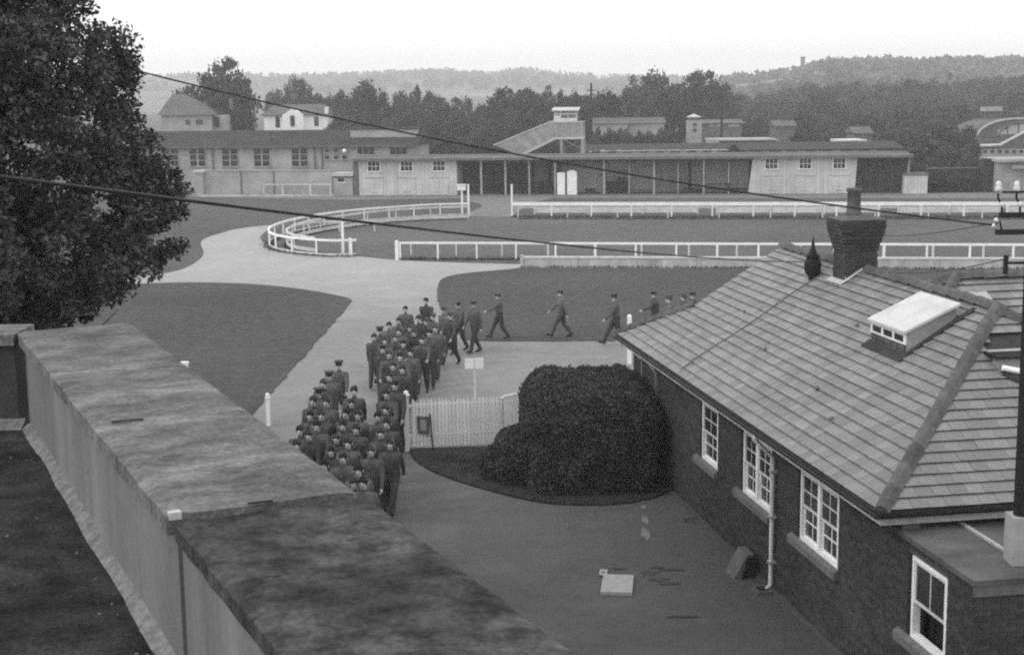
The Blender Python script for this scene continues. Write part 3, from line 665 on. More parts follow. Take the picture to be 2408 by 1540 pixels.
# ------------------------------------------------------------------ fence, sign boards, posts
def fence():
    p0, p1 = gp(958, 1060), Vector((2.75, 34.2, 0)); rz = frame(p0, p1); L = (p1 - p0).length
    t = thing('picket_fence', 'white picket fence of flat pales running from the gate post into the big hedge', 'fence', p0, rz)
    pal = MB().hexa([(0, 0, .1), (.06, 0, .1), (.06, .018, .1), (0, .018, .1), (0, 0, 1.2), (.06, 0, 1.2), (.06, .018, 1.2), (0, .018, 1.2)])
    pal.add([(0, 0, 1.2), (.055, 0, 1.2), (.0275, 0, 1.26), (0, .018, 1.2), (.055, .018, 1.2), (.0275, .018, 1.26)], [(0, 1, 2), (3, 5, 4), (0, 2, 5, 3), (1, 4, 5, 2)])
    pm = pal.mesh('pale', M_white); x = .14; rnd = random.Random(2)
    while x < L - .1:
        put('pale', pm, t, (x, -.03, rnd.uniform(-.015, .012)), (0, rnd.uniform(-.008, .008), 0)); x += .0885
    for z in (.32, 1.06): MB().box(.06, L, -.012, .04, z, z + .075).build('rail', M_white2, t)
    for k in (2.3, 4.4): MB().box(k, k + .09, -.01, .09, 0, 1.22).build('post', M_white2, t)
    g = MB(); g.box(-.06, .06, -.06, .06, 0, 1.36); g.box(-.08, .08, -.08, .08, 1.36, 1.385); g.lathe([(.05, 1.385), (.065, 1.42), (.05, 1.47), (.01, 1.49)], n=8); g.build('gate_post', M_white, t)
    MB().prism([(2.35, -.04, 1.2), (3.3, -.04, 1.34), (3.3, -.04, 1.42), (2.35, -.04, 1.27)], (0, .05, 0)).build('sloping_cap', M_white, t)
fence()
def board_sign():
    b = gp(1017, 1053); t = thing('small_board_on_stake', 'small dark worn board on a thin stake in front of the white picket fence', 'sign', b + Vector((0, -.25, 0)), 0)
    s0 = b.y - .25
    MB().bar((.03, 0, 0), (-.03, 0, .92), .035).build('stake', M_dark, t)
    m = MB(); m.hexa([(-.33, -.035, .43), (-.04, -.035, .40), (-.04, -.012, .40), (-.33, -.012, .43), (-.35, -.03, .86), (-.05, -.03, .84), (-.05, -.008, .84), (-.35, -.008, .86)])
    m.build('board', M_mid, t); MB().box(-.27, -.12, -.045, -.036, .5, .78).build('paper_notice', M_farwall, t)
    b = gp(1122, 1000); b = Vector((b.x, 34.6, 0)); tp = at(1116, 842, 34.6); t = thing('notice_board', 'white rectangular notice board on a thin post behind the picket fence', 'sign', (at(1117, 930, 34.6).x, 34.6, 0), 0)
    z1 = tp.z; z0 = at(1116, 866, 34.6).z
    MB().box(-.03, .03, -.03, .03, 0, z1 - .03).build('post', M_white2, t)
    MB().box(-.235, -.012, -.05, -.03, z0, z1).build('board', M_white, t); MB().box(.012, .225, -.05, -.03, z0, z1 + .01).build('board', M_white, t); MB().box(-.012, .012, -.045, -.03, z0, z1).build('joint_strip', M_white2, t)
    for lab, bx, by, tx, ty, w in (('short white round topped post at the corner of the left lawn beside the path', 632, 1000, 630, 928, .1), ('tall square white post standing beside the far corner of the bungalow', 1480, 855, 1483, 743, .125)):
        b = gp(bx, by); h = at(tx, ty, b.y).z; t = thing('white_post', lab, 'post', b, 0)
        m = MB(); m.box(-w / 2, w / 2, -w / 2, w / 2, 0, h); m.box(-w / 2 - .015, w / 2 + .015, -w / 2 - .015, w / 2 + .015, h - .1, h - .07) if by > 900 else None
        m.lathe([(w * .5, h), (w * .45, h + .03), (w * .1, h + .05)], n=8); m.build('shaft', M_white, t)
    b = gp(437, 905); b2 = at(437, 852, b.y); t = thing('white_post', 'white post top just showing above the parapet edge on the left lawn', 'post', b, 0)
    MB().box(-.09, .09, -.06, .06, 0, b2.z).build('shaft', M_white, t); MB().box(-.11, .11, -.08, .08, b2.z - .06, b2.z + .02).build('cap', M_white, t)
board_sign()

# ------------------------------------------------------------------ white rails round the paddock
def rail(name, label, pts, z, sp, posts=None, w=.09, h=.11, pw=.085, board=None, m=M_white, group=None, off=0):
    """a rail on posts along a polyline given on the ground"""
    P = [Vector((p[0], p[1], 0)) for p in pts]; o = P[0]; t = thing(name, label, 'fence', o, 0, group)
    rb = MB(); seg = []; tot = 0
    for a_, b_ in zip(P, P[1:]):
        rb.bar(a_ - o + Vector((0, 0, z - h / 2)), b_ - o + Vector((0, 0, z - h / 2)), w, h); seg.append((tot, a_, b_)); tot += (b_ - a_).length
    rb.build('top_rail', m, t)
    if board:
        bb = MB()
        for a_, b_ in zip(P, P[1:]): bb.bar(a_ - o + Vector((0, 0, board[0])), b_ - o + Vector((0, 0, board[0])), .03, board[1])
        bb.build('lower_rail', M_white2, t)
    pm = MB().box(-pw / 2, pw / 2, -pw / 2, pw / 2, 0, z - h).mesh('post', m)
    ds = posts or [i * sp for i in range(int(tot / sp) + 1)]
    for d in ds:
        for s0, a_, b_ in seg:
            L = (b_ - a_).length
            if s0 <= d <= s0 + L + 1e-6: q = a_.lerp(b_, (d - s0) / L); put('post', pm, t, tuple(q - o)); break
    return t
TZ = .95
outer = smooth_pts(G([(1103, 477), (1020, 478.5), (940, 484), (850, 490), (770, 499), (700, 511), (650, 524), (628, 537), (636, 547), (665, 554), (720, 560), (780, 563.5), (838, 562)], TZ), 2)
rail('paddock_rail', 'white rail looping round the left end of the paddock, outer one', outer, TZ, 2.05, board=(.14, .1))
inner = smooth_pts(G([(1100, 484), (1000, 487), (900, 493), (820, 503), (740, 514), (690, 528), (668, 541), (690, 551), (740, 557)], TZ), 2)
rail('paddock_rail', 'white rail looping round the left end of the paddock, inner one', inner, TZ, 2.6, board=(.22, .2), m=M_white2)
a_, b_ = gp(880, 518, .75), gp(745, 520, .75)
rail('low_rail', 'short white low rail inside the paddock loop behind the tall post', [a_, b_, gp(690, 530, .7)], .75, 2.2, m=M_white2)
def tallpost(px, yb, yt, lab, cap=True, z0=None):
    b = gp(px, yb); h = at(px, yt, b.y).z; t = thing('tall_white_post', lab, 'post', b, 0)
    MB().box(-.07, .07, -.07, .07, 0, h).build('shaft', M_white, t)
    if cap: MB().box(-.18, .22, -.1, .1, h, h + .06).build('cap', M_white, t)
    return t, h
tallpost(807, 597, 519, 'tall white post with a flat cap at the near end of the loop rail')
tallpost(1102, 507, 434, 'taller plain white post on the left side of the paddock gap', False)
t, h = tallpost(1087, 507, 447, 'white post carrying a small white box left of the paddock gap', False)
MB().box(-.32, .28, -.16, .16, h - .02, h + .34).build('box', M_white, t); MB().box(-.36, .32, -.2, .2, h + .34, h + .4).build('box_lid', M_white, t)
tallpost(1204, 508, 434, 'tall white post on the right side of the paddock gap', False)
tallpost(824, 599, 560, 'stout white end post of the loop rail', False)
nr0, nr1 = gp(938, 569, TZ), gp(2404, 573.5, TZ); dn = (nr1 - nr0).normalized(); nr2 = nr0 + dn * 46
rail('paddock_rail', 'long straight white rail along the near side of the paddock behind the concrete kerb wall', [nr0, nr2], TZ, 2.05, posts=[.05] + [2.05 * i for i in range(1, 22)], h=.1, pw=.09)
nb0 = nr0 + Vector((.5, 1.7, 0))
rail('paddock_rail', 'second white rail running just behind the long near rail', [nb0, nb0 + dn * 46], .78, 2.45, w=.05, h=.04, m=M_white2)
def endpost():
    t = thing('rail_end_post', 'thick white end post of the long near rail beside the paddock opening', 'post', Vector((nr0.x - dn.x * .12, nr0.y - dn.y * .12, 0)), 0)
    MB().box(-.09, .09, -.09, .09, 0, 1.02).build('shaft', M_white, t)
endpost()
k0, k1 = gp(1224, 629), gp(2404, 633.5); k1 = k0 + (k1 - k0).normalized() * 46
def kerbwall():
    rz = frame(k0, k1); t = thing('concrete_kerb_wall', 'low pale concrete wall below the long near rail of the paddock', 'wall', k0, rz)
    L = 46; n_ = 16; rnd = random.Random(3)
    for i in range(n_):
        x0, x1 = L * i / n_ + .012, L * (i + 1) / n_ - .012; z = .5 + rnd.uniform(-.008, .008)
        MB().box(x0, x1, 0, .25, 0, z - .05).build('panel', M_conc, t)
    MB().box(0, L, -.03, .28, .455, .54).build('coping', M_white2, t)
    MB().box(-.02, .14, -.04, .3, 0, .6).build('end_pier', M_conc, t)
    MB().box(0, L, .02, .22, 0, .44).build('core', M_mid, t)
kerbwall()
f0, f1 = gp(1204, 478, 1.0), gp(2404, 477, 1.0); df = (f1 - f0).normalized(); f1 = f0 + df * 55
rail('paddock_rail', 'long thick white rail along the far side of the paddock in front of the stalls', [f0, f1], 1.06, 2.75, w=.1, h=.24, pw=.1)
g0 = f0 + Vector((.4, -1.4, 0))
rail('paddock_rail', 'thin white rail just in front of the thick far rail', [g0, g0 + df * 54], .84, 3.4, w=.06, h=.07, pw=.08, m=M_white2)
for i, (xa, xb) in enumerate(((1257, 1640), (1685, 2068), (2112, 2352), (2372, 2600))):
    pa, pb = gp(xa, 504), gp(xb, 503.5 - (xb - 1257) * .0005); pa.z = pb.z = 0; t = thing('low_white_board', ['first', 'second', 'third', 'last'][i] + ' stretch, counted from the left, of low white board under the far rail', 'board', pa, frame(pa, pb), 'low white boards under the far rail')
    L = (pb - pa).length; MB().box(0, L, 0, .05, .1, .5).build('board', M_white2, t)
    for k in range(int(L / 3) + 1): MB().box(k * L / max(1, int(L / 3)) - .05, k * L / max(1, int(L / 3)) + .05, -.05, .0, 0, .56).build('post', M_white2, t)
# long grass left uncut under the rails
sg = []
for P_, wd in ((outer, .5), (inner, .35)):
    sg += [(a_, b_, wd, .04) for a_, b_ in zip(P_, P_[1:])]
sg += [(nr0, nr2, .6, .04), (k0 + Vector((0, -.15, 0)), k1 + Vector((0, -.15, 0)), .2, .03), (f0, f1, .8, .03), (g0 + Vector((0, -.3, 0)), g0 + df * 54, .5, .03)]
blades('long_grass', sg, 170, .12, .03, M_blade, 'strips of longer darker grass left under the white rails', 'grass', 5)

# ------------------------------------------------------------------ the hedge
def leafcloud(mb, centres, n, s0, s1, rnd, squash=1.0, quad=True):
    """n leaves around (centre, radius) clusters"""
    C = np.array([c for c, r_ in centres]); RR = np.array([r_ for c, r_ in centres]); idx = rnd.integers(0, len(C), n)
    p = rnd.normal(size=(n, 3)); p /= np.linalg.norm(p, axis=1)[:, None]; rad = RR[idx] * (rnd.random(n) ** .45)
    pos = C[idx] + p * rad[:, None] * np.array([1, 1, squash])
    u = rnd.normal(size=(n, 3)); u /= np.linalg.norm(u, axis=1)[:, None]; w = rnd.normal(size=(n, 3)); v = np.cross(u, w); v /= np.linalg.norm(v, axis=1)[:, None]
    s_ = rnd.uniform(s0, s1, n)[:, None]
    k = rnd.uniform(.45, .8, n)[:, None]
    a_ = pos - u * s_ * .5; b_ = pos + v * s_ * k * .5 - u * s_ * .05; c_ = pos + u * s_ * .55; d_ = pos - v * s_ * k * .5 + u * s_ * .08
    return np.stack([a_, b_, c_, d_], 1).reshape(-1, 3)
def quads_mesh(name, V, m):
    n = len(V) // 4; me = bpy.data.meshes.new(name); me.vertices.add(len(V)); me.vertices.foreach_set('co', V.astype(np.float32).ravel())
    me.loops.add(n * 4); me.loops.foreach_set('vertex_index', np.arange(n * 4, dtype=np.int32)); me.polygons.add(n)
    me.polygons.foreach_set('loop_start', np.arange(0, n * 4, 4, dtype=np.int32)); me.polygons.foreach_set('loop_total', np.full(n, 4, dtype=np.int32))
    me.materials.append(m); me.update(calc_edges=True); return me
def hedge():
    rnd = np.random.default_rng(3); rr = random.Random(3)
    base = Vector((1.6, 31.2, 0)); t = thing('clipped_hedge', 'big dark rounded clipped hedge between the picket fence and the bungalow', 'hedge', base, 0)
    # superellipsoid core and leaf shell
    lobes = [((1.7, 31.4, .95), (1.5, 2.15, 1.24), 130000, 4.6), ((.35, 30.9, .5), (.8, .95, .66), 26000, 2.8), ((-.25, 31.0, .3), (.5, .65, .45), 10000, 2.3)]
    V = []
    core = MB()
    for (c, r_, n, pw) in lobes:
        # points on the shell
        p = rnd.normal(size=(n, 3)); k = (np.abs(p[:, 0]) ** pw + np.abs(p[:, 1]) ** pw + np.abs(p[:, 2]) ** pw) ** (1 / pw); p /= k[:, None]
        lum = np.array([noise.noise(Vector((float(q[0]) * 2.6, float(q[1]) * 2.6, float(q[2]) * 2.6 + pw))) for q in p])
        p *= (1 + .07 * lum - .05 * rnd.random(n) ** 1.5 + .03 * (rnd.random(n) > .97))[:, None]
        pos = p * np.array(r_) + np.array(c); pos = pos[pos[:, 2] > .05]
        m_ = len(pos); u = rnd.normal(size=(m_, 3)); u /= np.linalg.norm(u, axis=1)[:, None]; v = np.cross(u, rnd.normal(size=(m_, 3))); v /= np.linalg.norm(v, axis=1)[:, None]; s_ = rnd.uniform(.018, .045, m_)[:, None]
        V.append(np.stack([pos - u * s_, pos + v * s_ * .6, pos + u * s_, pos - v * s_ * .6], 1).reshape(-1, 3))
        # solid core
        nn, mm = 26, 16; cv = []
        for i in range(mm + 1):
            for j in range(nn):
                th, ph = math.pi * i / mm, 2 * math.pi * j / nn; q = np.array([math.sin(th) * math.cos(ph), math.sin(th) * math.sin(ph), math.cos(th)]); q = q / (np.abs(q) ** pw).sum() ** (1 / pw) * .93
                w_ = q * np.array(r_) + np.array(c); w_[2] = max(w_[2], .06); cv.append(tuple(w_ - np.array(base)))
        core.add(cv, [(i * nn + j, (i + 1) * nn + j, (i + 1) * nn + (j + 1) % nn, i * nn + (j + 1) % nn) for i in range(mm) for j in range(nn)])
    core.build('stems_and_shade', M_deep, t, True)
    V = np.concatenate(V) - np.array(base)
    # some upright shoots on the top
    C = [((rr.uniform(.75, 2.7) - base.x, rr.uniform(30.2, 32.7) - base.y, 2.16), .1) for _ in range(120)]
    V = np.concatenate([V, leafcloud(None, C, 6000, .03, .07, rnd)])
    tag(put('foliage', quads_mesh('foliage', V, M_hedge), t), kind='stuff')
hedge()
rndg = random.Random(8)
blades('bed_grass', [((-1.9, 32.4), (1.0, 32.0), .8, .05), ((-1.2, 31.6), (1.0, 30.2), .6, .05), ((.6, 29.5), (2.6, 29.6), .3, .05)], 500, .04, .01, M_bedg, 'short dark grass of the bed in front of the picket fence', 'grass', 9)

# ------------------------------------------------------------------ cables and the pole at the right edge
def catenary(A_, B_, sag, n=40):
    A_, B_ = Vector(A_), Vector(B_); return [A_.lerp(B_, i / n) - Vector((0, 0, sag * 4 * (i / n) * (1 - i / n))) for i in range(n + 1)]
PO = Vector((6.46, 17.25, 0))
def pole():
    zb = gp(2400, 1285, 2.58); x0 = at(2406, 545, 17.25).x + .125
    t = thing('telegraph_pole', 'dark telegraph pole with cross arms and white insulators at the right edge of the picture', 'pole', (x0, 17.25, 0), 0)
    MB().tube([(.06, 0, 0), (.04, 0, 2.6), (.03, 0, 4.2), (.0, 0, 6.6), (.0, 0, 8.6)], [.13, .12, .11, .09, .08], 14).build('shaft', M_pole, t, True)
    MB().box(-.13, .2, -.16, .16, 2.58, 3.2).build('base_sleeve', M_farwall, t)
    def zat(y): return at(2380, y, 17.1).z
    def xat(x, y=500): return at(x, y, 17.1).x - x0
    za, zb_ = zat(506), zat(546)
    MB().box(xat(2352), .65, -.17, -.09, za - .03, za + .03).build('cross_arm', M_pole, t)
    MB().box(xat(2345), .65, -.17, -.09, zb_ - .03, zb_ + .03).build('cross_arm', M_pole, t)
    zc_ = zat(452)
    MB().box(xat(2358), .6, -.16, -.1, zc_ - .012, zc_ + .012).build('tie_bar', M_black, t)
    for px in (2347, 2390):
        x = xat(px)
        MB().tube([(x + .05, -.13, za), (x + .05, -.13, za + .12), (x, -.13, za + .2), (x, -.13, zat(455))], .014, 8).build('pin', M_black, t, True)
        MB().lathe([(.02, 0), (.045, .02), (.04, .05), (.03, .07), (.036, .1), (.02, .13)], (x, -.13, zat(452)), 12).build('insulator', M_porc, t, True)
        MB().lathe([(.03, 0), (.036, .02), (.03, .06)], (x + .05, -.13, za + .1), 12).build('insulator', M_porc, t, True)
    x = xat(2340); MB().tube([(x, -.13, zat(531)), (x + .07, -.13, zat(520)), (x + .1, -.13, zat(546))], .012, 6).build('pin', M_black, t, True)
    for px, py in ((2339, 531), (2345, 518)): MB().lathe([(.015, 0), (.032, .015), (.03, .045), (.012, .06)], (xat(px), -.13, zat(py) - .03), 10).build('insulator', M_porc, t, True)
    x = xat(2372); MB().box(x - .022, x + .022, -.15, -.1, zat(645), zat(600)).build('bracket_stub', M_black, t)
    MB().box(x, 0, -.14, -.11, zat(622), zat(616)).build('bracket_arm', M_black, t)
    return x0
px0 = pole()
def cable(name, lab, A_, B_, sag, r_):
    P_ = catenary(A_, B_, sag); o = P_[0]; tag(MB().tube([p - o for p in P_], r_, 8).build(name, M_wire, None, True, tuple(o)), lab, 'cable', 'cables strung across the view')
cable('overhead_cable', 'upper black overhead cable running from the tree to the pole insulators', at(318, 166, 20.3), at(2342, 530, 17.1), .2, .0118)
vt = HM @ Vector((2.93, 10.0, ZE + 2.93 * TP + .35))
cable('overhead_cable', 'lower black overhead cable ending at the roof ventilator beside the chimney', at(-220, 388, 5), vt, .1, .0085)
ce = HM @ Vector((3.86, 9.0, 4.95))
cable('overhead_cable', 'thin wire sagging from the pole bracket to the chimney base', ce, at(2372, 606, 17.1), .12, .007)
cable('overhead_cable', 'thin wire between the chimney top and the pole insulator', HM @ Vector((3.95, 9.3, 5.6)), at(2340, 524, 17.1), .06, .007)

# ------------------------------------------------------------------ stalls building across the paddock
HUO = Vector((-12.98, 122.49, 0)); HRZ = -0.11793
HX = np.array([math.cos(HRZ), math.sin(HRZ), 0]); HN = np.array([HX[1], -HX[0], 0])   # HN points towards the viewer
def hl_(x, y, off=0.0):
    """pixel -> (local x, z) on the plane off metres behind the stall front"""
    d = ray(x, y); o = np.array(HUO) - HN * off; t_ = np.dot(o - np.array([0, 0, CH]), HN) / np.dot(d, HN); p = np.array([0, 0, CH]) + d * t_; return float(np.dot(p - np.array(HUO), HX)), float(p[2])
def stalls():
    t = thing('stalls_building', 'long low timber stalls building with open bays between two pale boarded ends', 'building', HUO, HRZ)
    D = 3.0
    def closed(x0, x1, wins, splay=0):
        rest = []; n_ = int((x1 - x0) / .3); w_ = (x1 - x0) / n_; rnd = random.Random(int(x0))
        w = MB(); w.box(x0 + .03, x1 - .03, .04, D, 0, 3.0); wo_ = w.build('wall', M_cream, t)
        hs = sorted(wins); u = x0
        for i in range(n_):
            a_, b_ = x0 + i * w_ + .006, x0 + (i + 1) * w_ - .006; yy = rnd.uniform(-.004, .004)
            hit = [h_ for h_ in hs if a_ < h_[1] and b_ > h_[0]]
            if hit: MB().box(a_, b_, yy, .045, 0, 2.06).build('board', M_cream, wo_)
            else: MB().box(a_, b_, yy, .045, 0, 2.98).build('board', M_cream, wo_)
        for a_, b_ in wins:
            f = MB(); f.box(a_ - .08, a_, -.03, .05, 2.04, 2.92); f.box(b_, b_ + .08, -.03, .05, 2.04, 2.92); f.box(a_, b_, -.03, .05, 2.88, 2.94); f.box(a_ - .14, b_ + .14, -.07, .05, 2.0, 2.08)
            for k in (1, 2): f.box(a_ + (b_ - a_) * k / 3 - .018, a_ + (b_ - a_) * k / 3 + .018, -.01, .03, 2.08, 2.88)
            f.box(a_, b_, -.01, .03, 2.46, 2.5); fo = f.build('window', M_white, t); MB().box(a_, b_, .03, .038, 2.08, 2.88).build('pane', M_glass, fo)
            dd = MB(); c = (a_ + b_) / 2   # double doors under each window
            for s_ in (-1, 1): x_ = c if s_ > 0 else c - .8; dd.box(x_ + .015, x_ + .785, -.03, -.006, .05, 1.42)
            do = dd.build('door', M_cream, t); MB().box(c - .86, c + .86, -.025, -.005, 1.44, 1.5).build('door_lintel', M_cream2, t)
            MB().box(c - .3, c + .3, -.045, -.03, .25, .3).build('ledge', M_cream2, do)
    closed(.0, 8.5, [(.82, 1.84), (3.67, 4.68), (6.47, 7.48)])
    closed(33.4, 41.6, [(34.4, 35.36), (37.17, 38.1), (39.92, 40.87)])
    MB().box(-.5, -.03, .02, D, 0, 2.95).build('brick_pier', M_farwall2, t)
    MB().hexa([(33.0, .0, 0), (33.42, .0, 0), (33.42, .3, 0), (33.0, .3, 0), (33.36, .0, 2.98), (33.42, .0, 2.98), (33.42, .3, 2.98), (33.36, .3, 2.98)]).build('splayed_end', M_cream, t)
    MB().hexa([(41.6, .0, 0), (41.68, .0, 0), (41.68, .3, 0), (41.6, .3, 0), (41.6, .0, 2.98), (41.85, .0, 2.98), (41.85, .3, 2.98), (41.6, .3, 2.98)]).build('splayed_end', M_cream, t)
    # dark right end
    n_ = 15
    for i in range(n_): MB().box(41.7 + i * .29, 41.7 + (i + 1) * .29 - .014, .9, .95, 0, 2.95).build('board', M_dark, t)
    MB().box(41.7, 46.0, .96, D, 0, 2.94).build('wall', M_dark, t)
    MB().prism([(45.7, .1, 0), (45.95, .1, 0), (46.15, .1, 3.0), (46.0, .1, 3.0)], (0, .12, 0)).build('strut', M_cream2, t)
    # open bays
    MB().box(8.5, 33.4, D - .1, D, 0, 3.1).build('back_wall', M_cream2, t)
    rnd = random.Random(6); x = 8.55
    while x < 33.2:
        dk = x < 14.7; MB().box(x, x + .28, D - .13, D - .1, 0, 3.05).build('board', M_dark if dk or rnd.random() < .06 else (M_cream if x > 17 else M_cream2), t); x += .3
    for x in (14.72, 16.95, 21.05, 23.1, 25.25, 27.2, 29.35, 31.4):
        MB().box(x - .03, x + .03, .5, D - .14, 0, 2.6 if x != 23.1 else 2.3).build('partition', M_cream if x > 18 else M_mid, t)
    for x in (10.58, 12.65, 14.68, 16.88, 21.0, 25.2, 29.33): MB().box(x - .075, x + .075, .05, .2, 0, 3.0).build('post', M_cream2, t)
    MB().box(8.5, 33.4, .06, .16, 2.72, 2.98).build('beam', M_dark, t)
    rnd = random.Random(2)
    for a_, b_, z0, z1, y in ((26.3, 29.3, 1.28, 1.36, 1.2), (26.2, 28.1, 1.08, 1.2, 1.3), (29.4, 31.2, .74, .82, .6), (31.2, 31.5, .2, .9, .5), (23.0, 25.0, .22, .3, .8), (29.4, 31.2, .3, .4, .9)): MB().box(a_, b_, y, y + .35, z0, z1).build('shelf', M_mid if z0 > 1 else M_dark, t)
    for a_, b_, z0, z1 in ((15.2, 16.6, .15, 1.25), (21.2, 22.0, .1, 1.0), (22.0, 22.9, .1, 1.35), (27.6, 29.2, .1, .5), (31.6, 33.0, .1, .35), (11.0, 12.4, .8, 1.1), (19.3, 20.2, .1, .4)):
        m = MB(); rows = max(1, int((z1 - z0) / .3))
        for r_ in range(rows):
            for c_ in range(3): q = a_ + (b_ - a_) * c_ / 3; m.box(q + .02, q + (b_ - a_) / 3 - .02, 1.5 + rnd.uniform(0, .3), 2.2, z0 + r_ * .3, z0 + r_ * .3 + .27)
        o = m.build('stacked_boxes', M_dark, t)
    # roof
    MB().prism([(-.55, -.45, 3.0), (-.55, D + .3, 3.25), (-.55, D + .3, 3.33), (-.55, -.45, 3.12)], (46.75, 0, 0)).build('roof', M_roof2, t)
    MB().box(-.56, 46.25, -.49, -.452, 2.95, 3.22).build('fascia', M_mid, t)
    MB().box(-.56, 46.25, -.5, -.492, 3.17, 3.24).build('roof_edge', M_cream2, t)
    for i, (a_, b_, lab) in enumerate(((17.06, 17.72, 'narrow white painted door leaning in the open stalls'), (17.9, 18.72, 'white door with a rounded top in the open stalls'))):
        q = thing('white_door', lab, 'door', HUO + Vector((HX[0] * a_ - HN[0] * .02, HX[1] * a_ - HN[1] * .02, 0)), HRZ)
        w_ = b_ - a_; pts = [(0, .02, 0), (w_, .02, 0), (w_, .02, 1.85)]
        pts += [(w_ / 2 + w_ / 2 * math.cos(math.pi * k / 8), .02, 1.85 + (.2 if i else .02) * math.sin(math.pi * k / 8)) for k in range(1, 8)] + [(0, .02, 1.85)]
        MB().prism(pts, (0, .04, 0)).build('leaf', M_white, q); MB().box(w_ * .2, w_ * .8, .005, .02, .25, .8).build('door_panel', M_white, q)
    # little pale shed at the right, small kiosk at the left
    s_ = thing('pale_shed', 'small pale boarded shed at the right end of the stalls building', 'shed', HUO + Vector((HX[0] * 46.3, HX[1] * 46.3, 0)), HRZ)
    for i in range(7): MB().box(-.7 + i * .27, -.7 + i * .27 + .255, -.32, -.3, 0, 1.5).build('board', M_cream, s_)
    MB().box(-.7, 1.18, -.3, 1.2, 0, 1.5).build('wall', M_cream, s_); MB().prism([(-.78, -.38, 1.5), (-.78, 1.3, 1.62), (-.78, 1.3, 1.68), (-.78, -.38, 1.57)], (2.04, 0, 0)).build('roof', M_roof2, s_)
    s_ = thing('pale_kiosk', 'little pale kiosk with a dark window at the left end of the stalls building', 'shed', HUO + Vector((HX[0] * -2.25, HX[1] * -2.25, 0)), HRZ)
    MB().box(0, 1.7, .0, 1.6, 0, 1.55).build('wall', M_farwall, s_); MB().box(-.1, 1.78, -.12, 1.7, 1.66, 1.94).build('roof', M_cream, s_); MB().box(-.02, 1.72, -.03, 1.6, 1.55, 1.66).build('roof_shadow_board', M_dark, s_)
    w = MB().box(.42, .95, -.02, -.002, 1.16, 1.5).build('window', M_glass, s_); MB().box(.35, 1.05, -.06, -.002, 1.08, 1.15).build('sill', M_white, w)
stalls()

# ------------------------------------------------------------------ background buildings
def hut_loc(x, off): return HUO + Vector((HX[0] * x - HN[0] * off, HX[1] * x - HN[1] * off, 0))
def backwall():
    x0, _ = hl_(465, 458); t = thing('rendered_boundary_wall', 'pale rendered boundary wall with piers in front of the long left building', 'wall', hut_loc(x0, 0), HRZ)
    L = -2.3 - x0
    cs = [0, hl_(568, 458)[0] - x0, hl_(645, 458)[0] - x0, L]
    for a_, b_ in zip(cs, cs[1:]): MB().box(a_ + .05, b_ - .05, .05, .25, 0, 2.12).build('panel', M_farwall, t)
    for c in cs[1:-1]: MB().box(c - .06, c + .06, .0, .28, 0, 2.16).build('joint_post', M_farwall2, t)
    MB().box(0, L, .0, .3, 2.12, 2.2).build('coping', M_farwall, t)
    MB().box(-.1, .62, -.25, .5, 0, 2.05).build('pier', M_farwall, t); MB().box(-.2, .75, -.35, .6, 2.05, 2.25).build('pier_cap', M_cream, t)
    MB().box(.5, L + .3, -.9, -.6, 0, .14).build('kerb', M_conc, t)
    xa, xb = hl_(622, 430)[0], hl_(782, 430)[0]; t = thing('hitching_rail', 'pale hitching rail on posts in front of the rendered boundary wall', 'rail', hut_loc(xa, -.45), HRZ)
    MB().box(0, xb - xa, -.05, .05, .95, 1.05).build('top_rail', M_cream, t)
    for px in (624, 668, 733, 780): q = hl_(px, 440)[0] - xa; MB().box(q - .06, q + .06, -.05, .05, 0, .95).build('post', M_cream, t)
backwall()
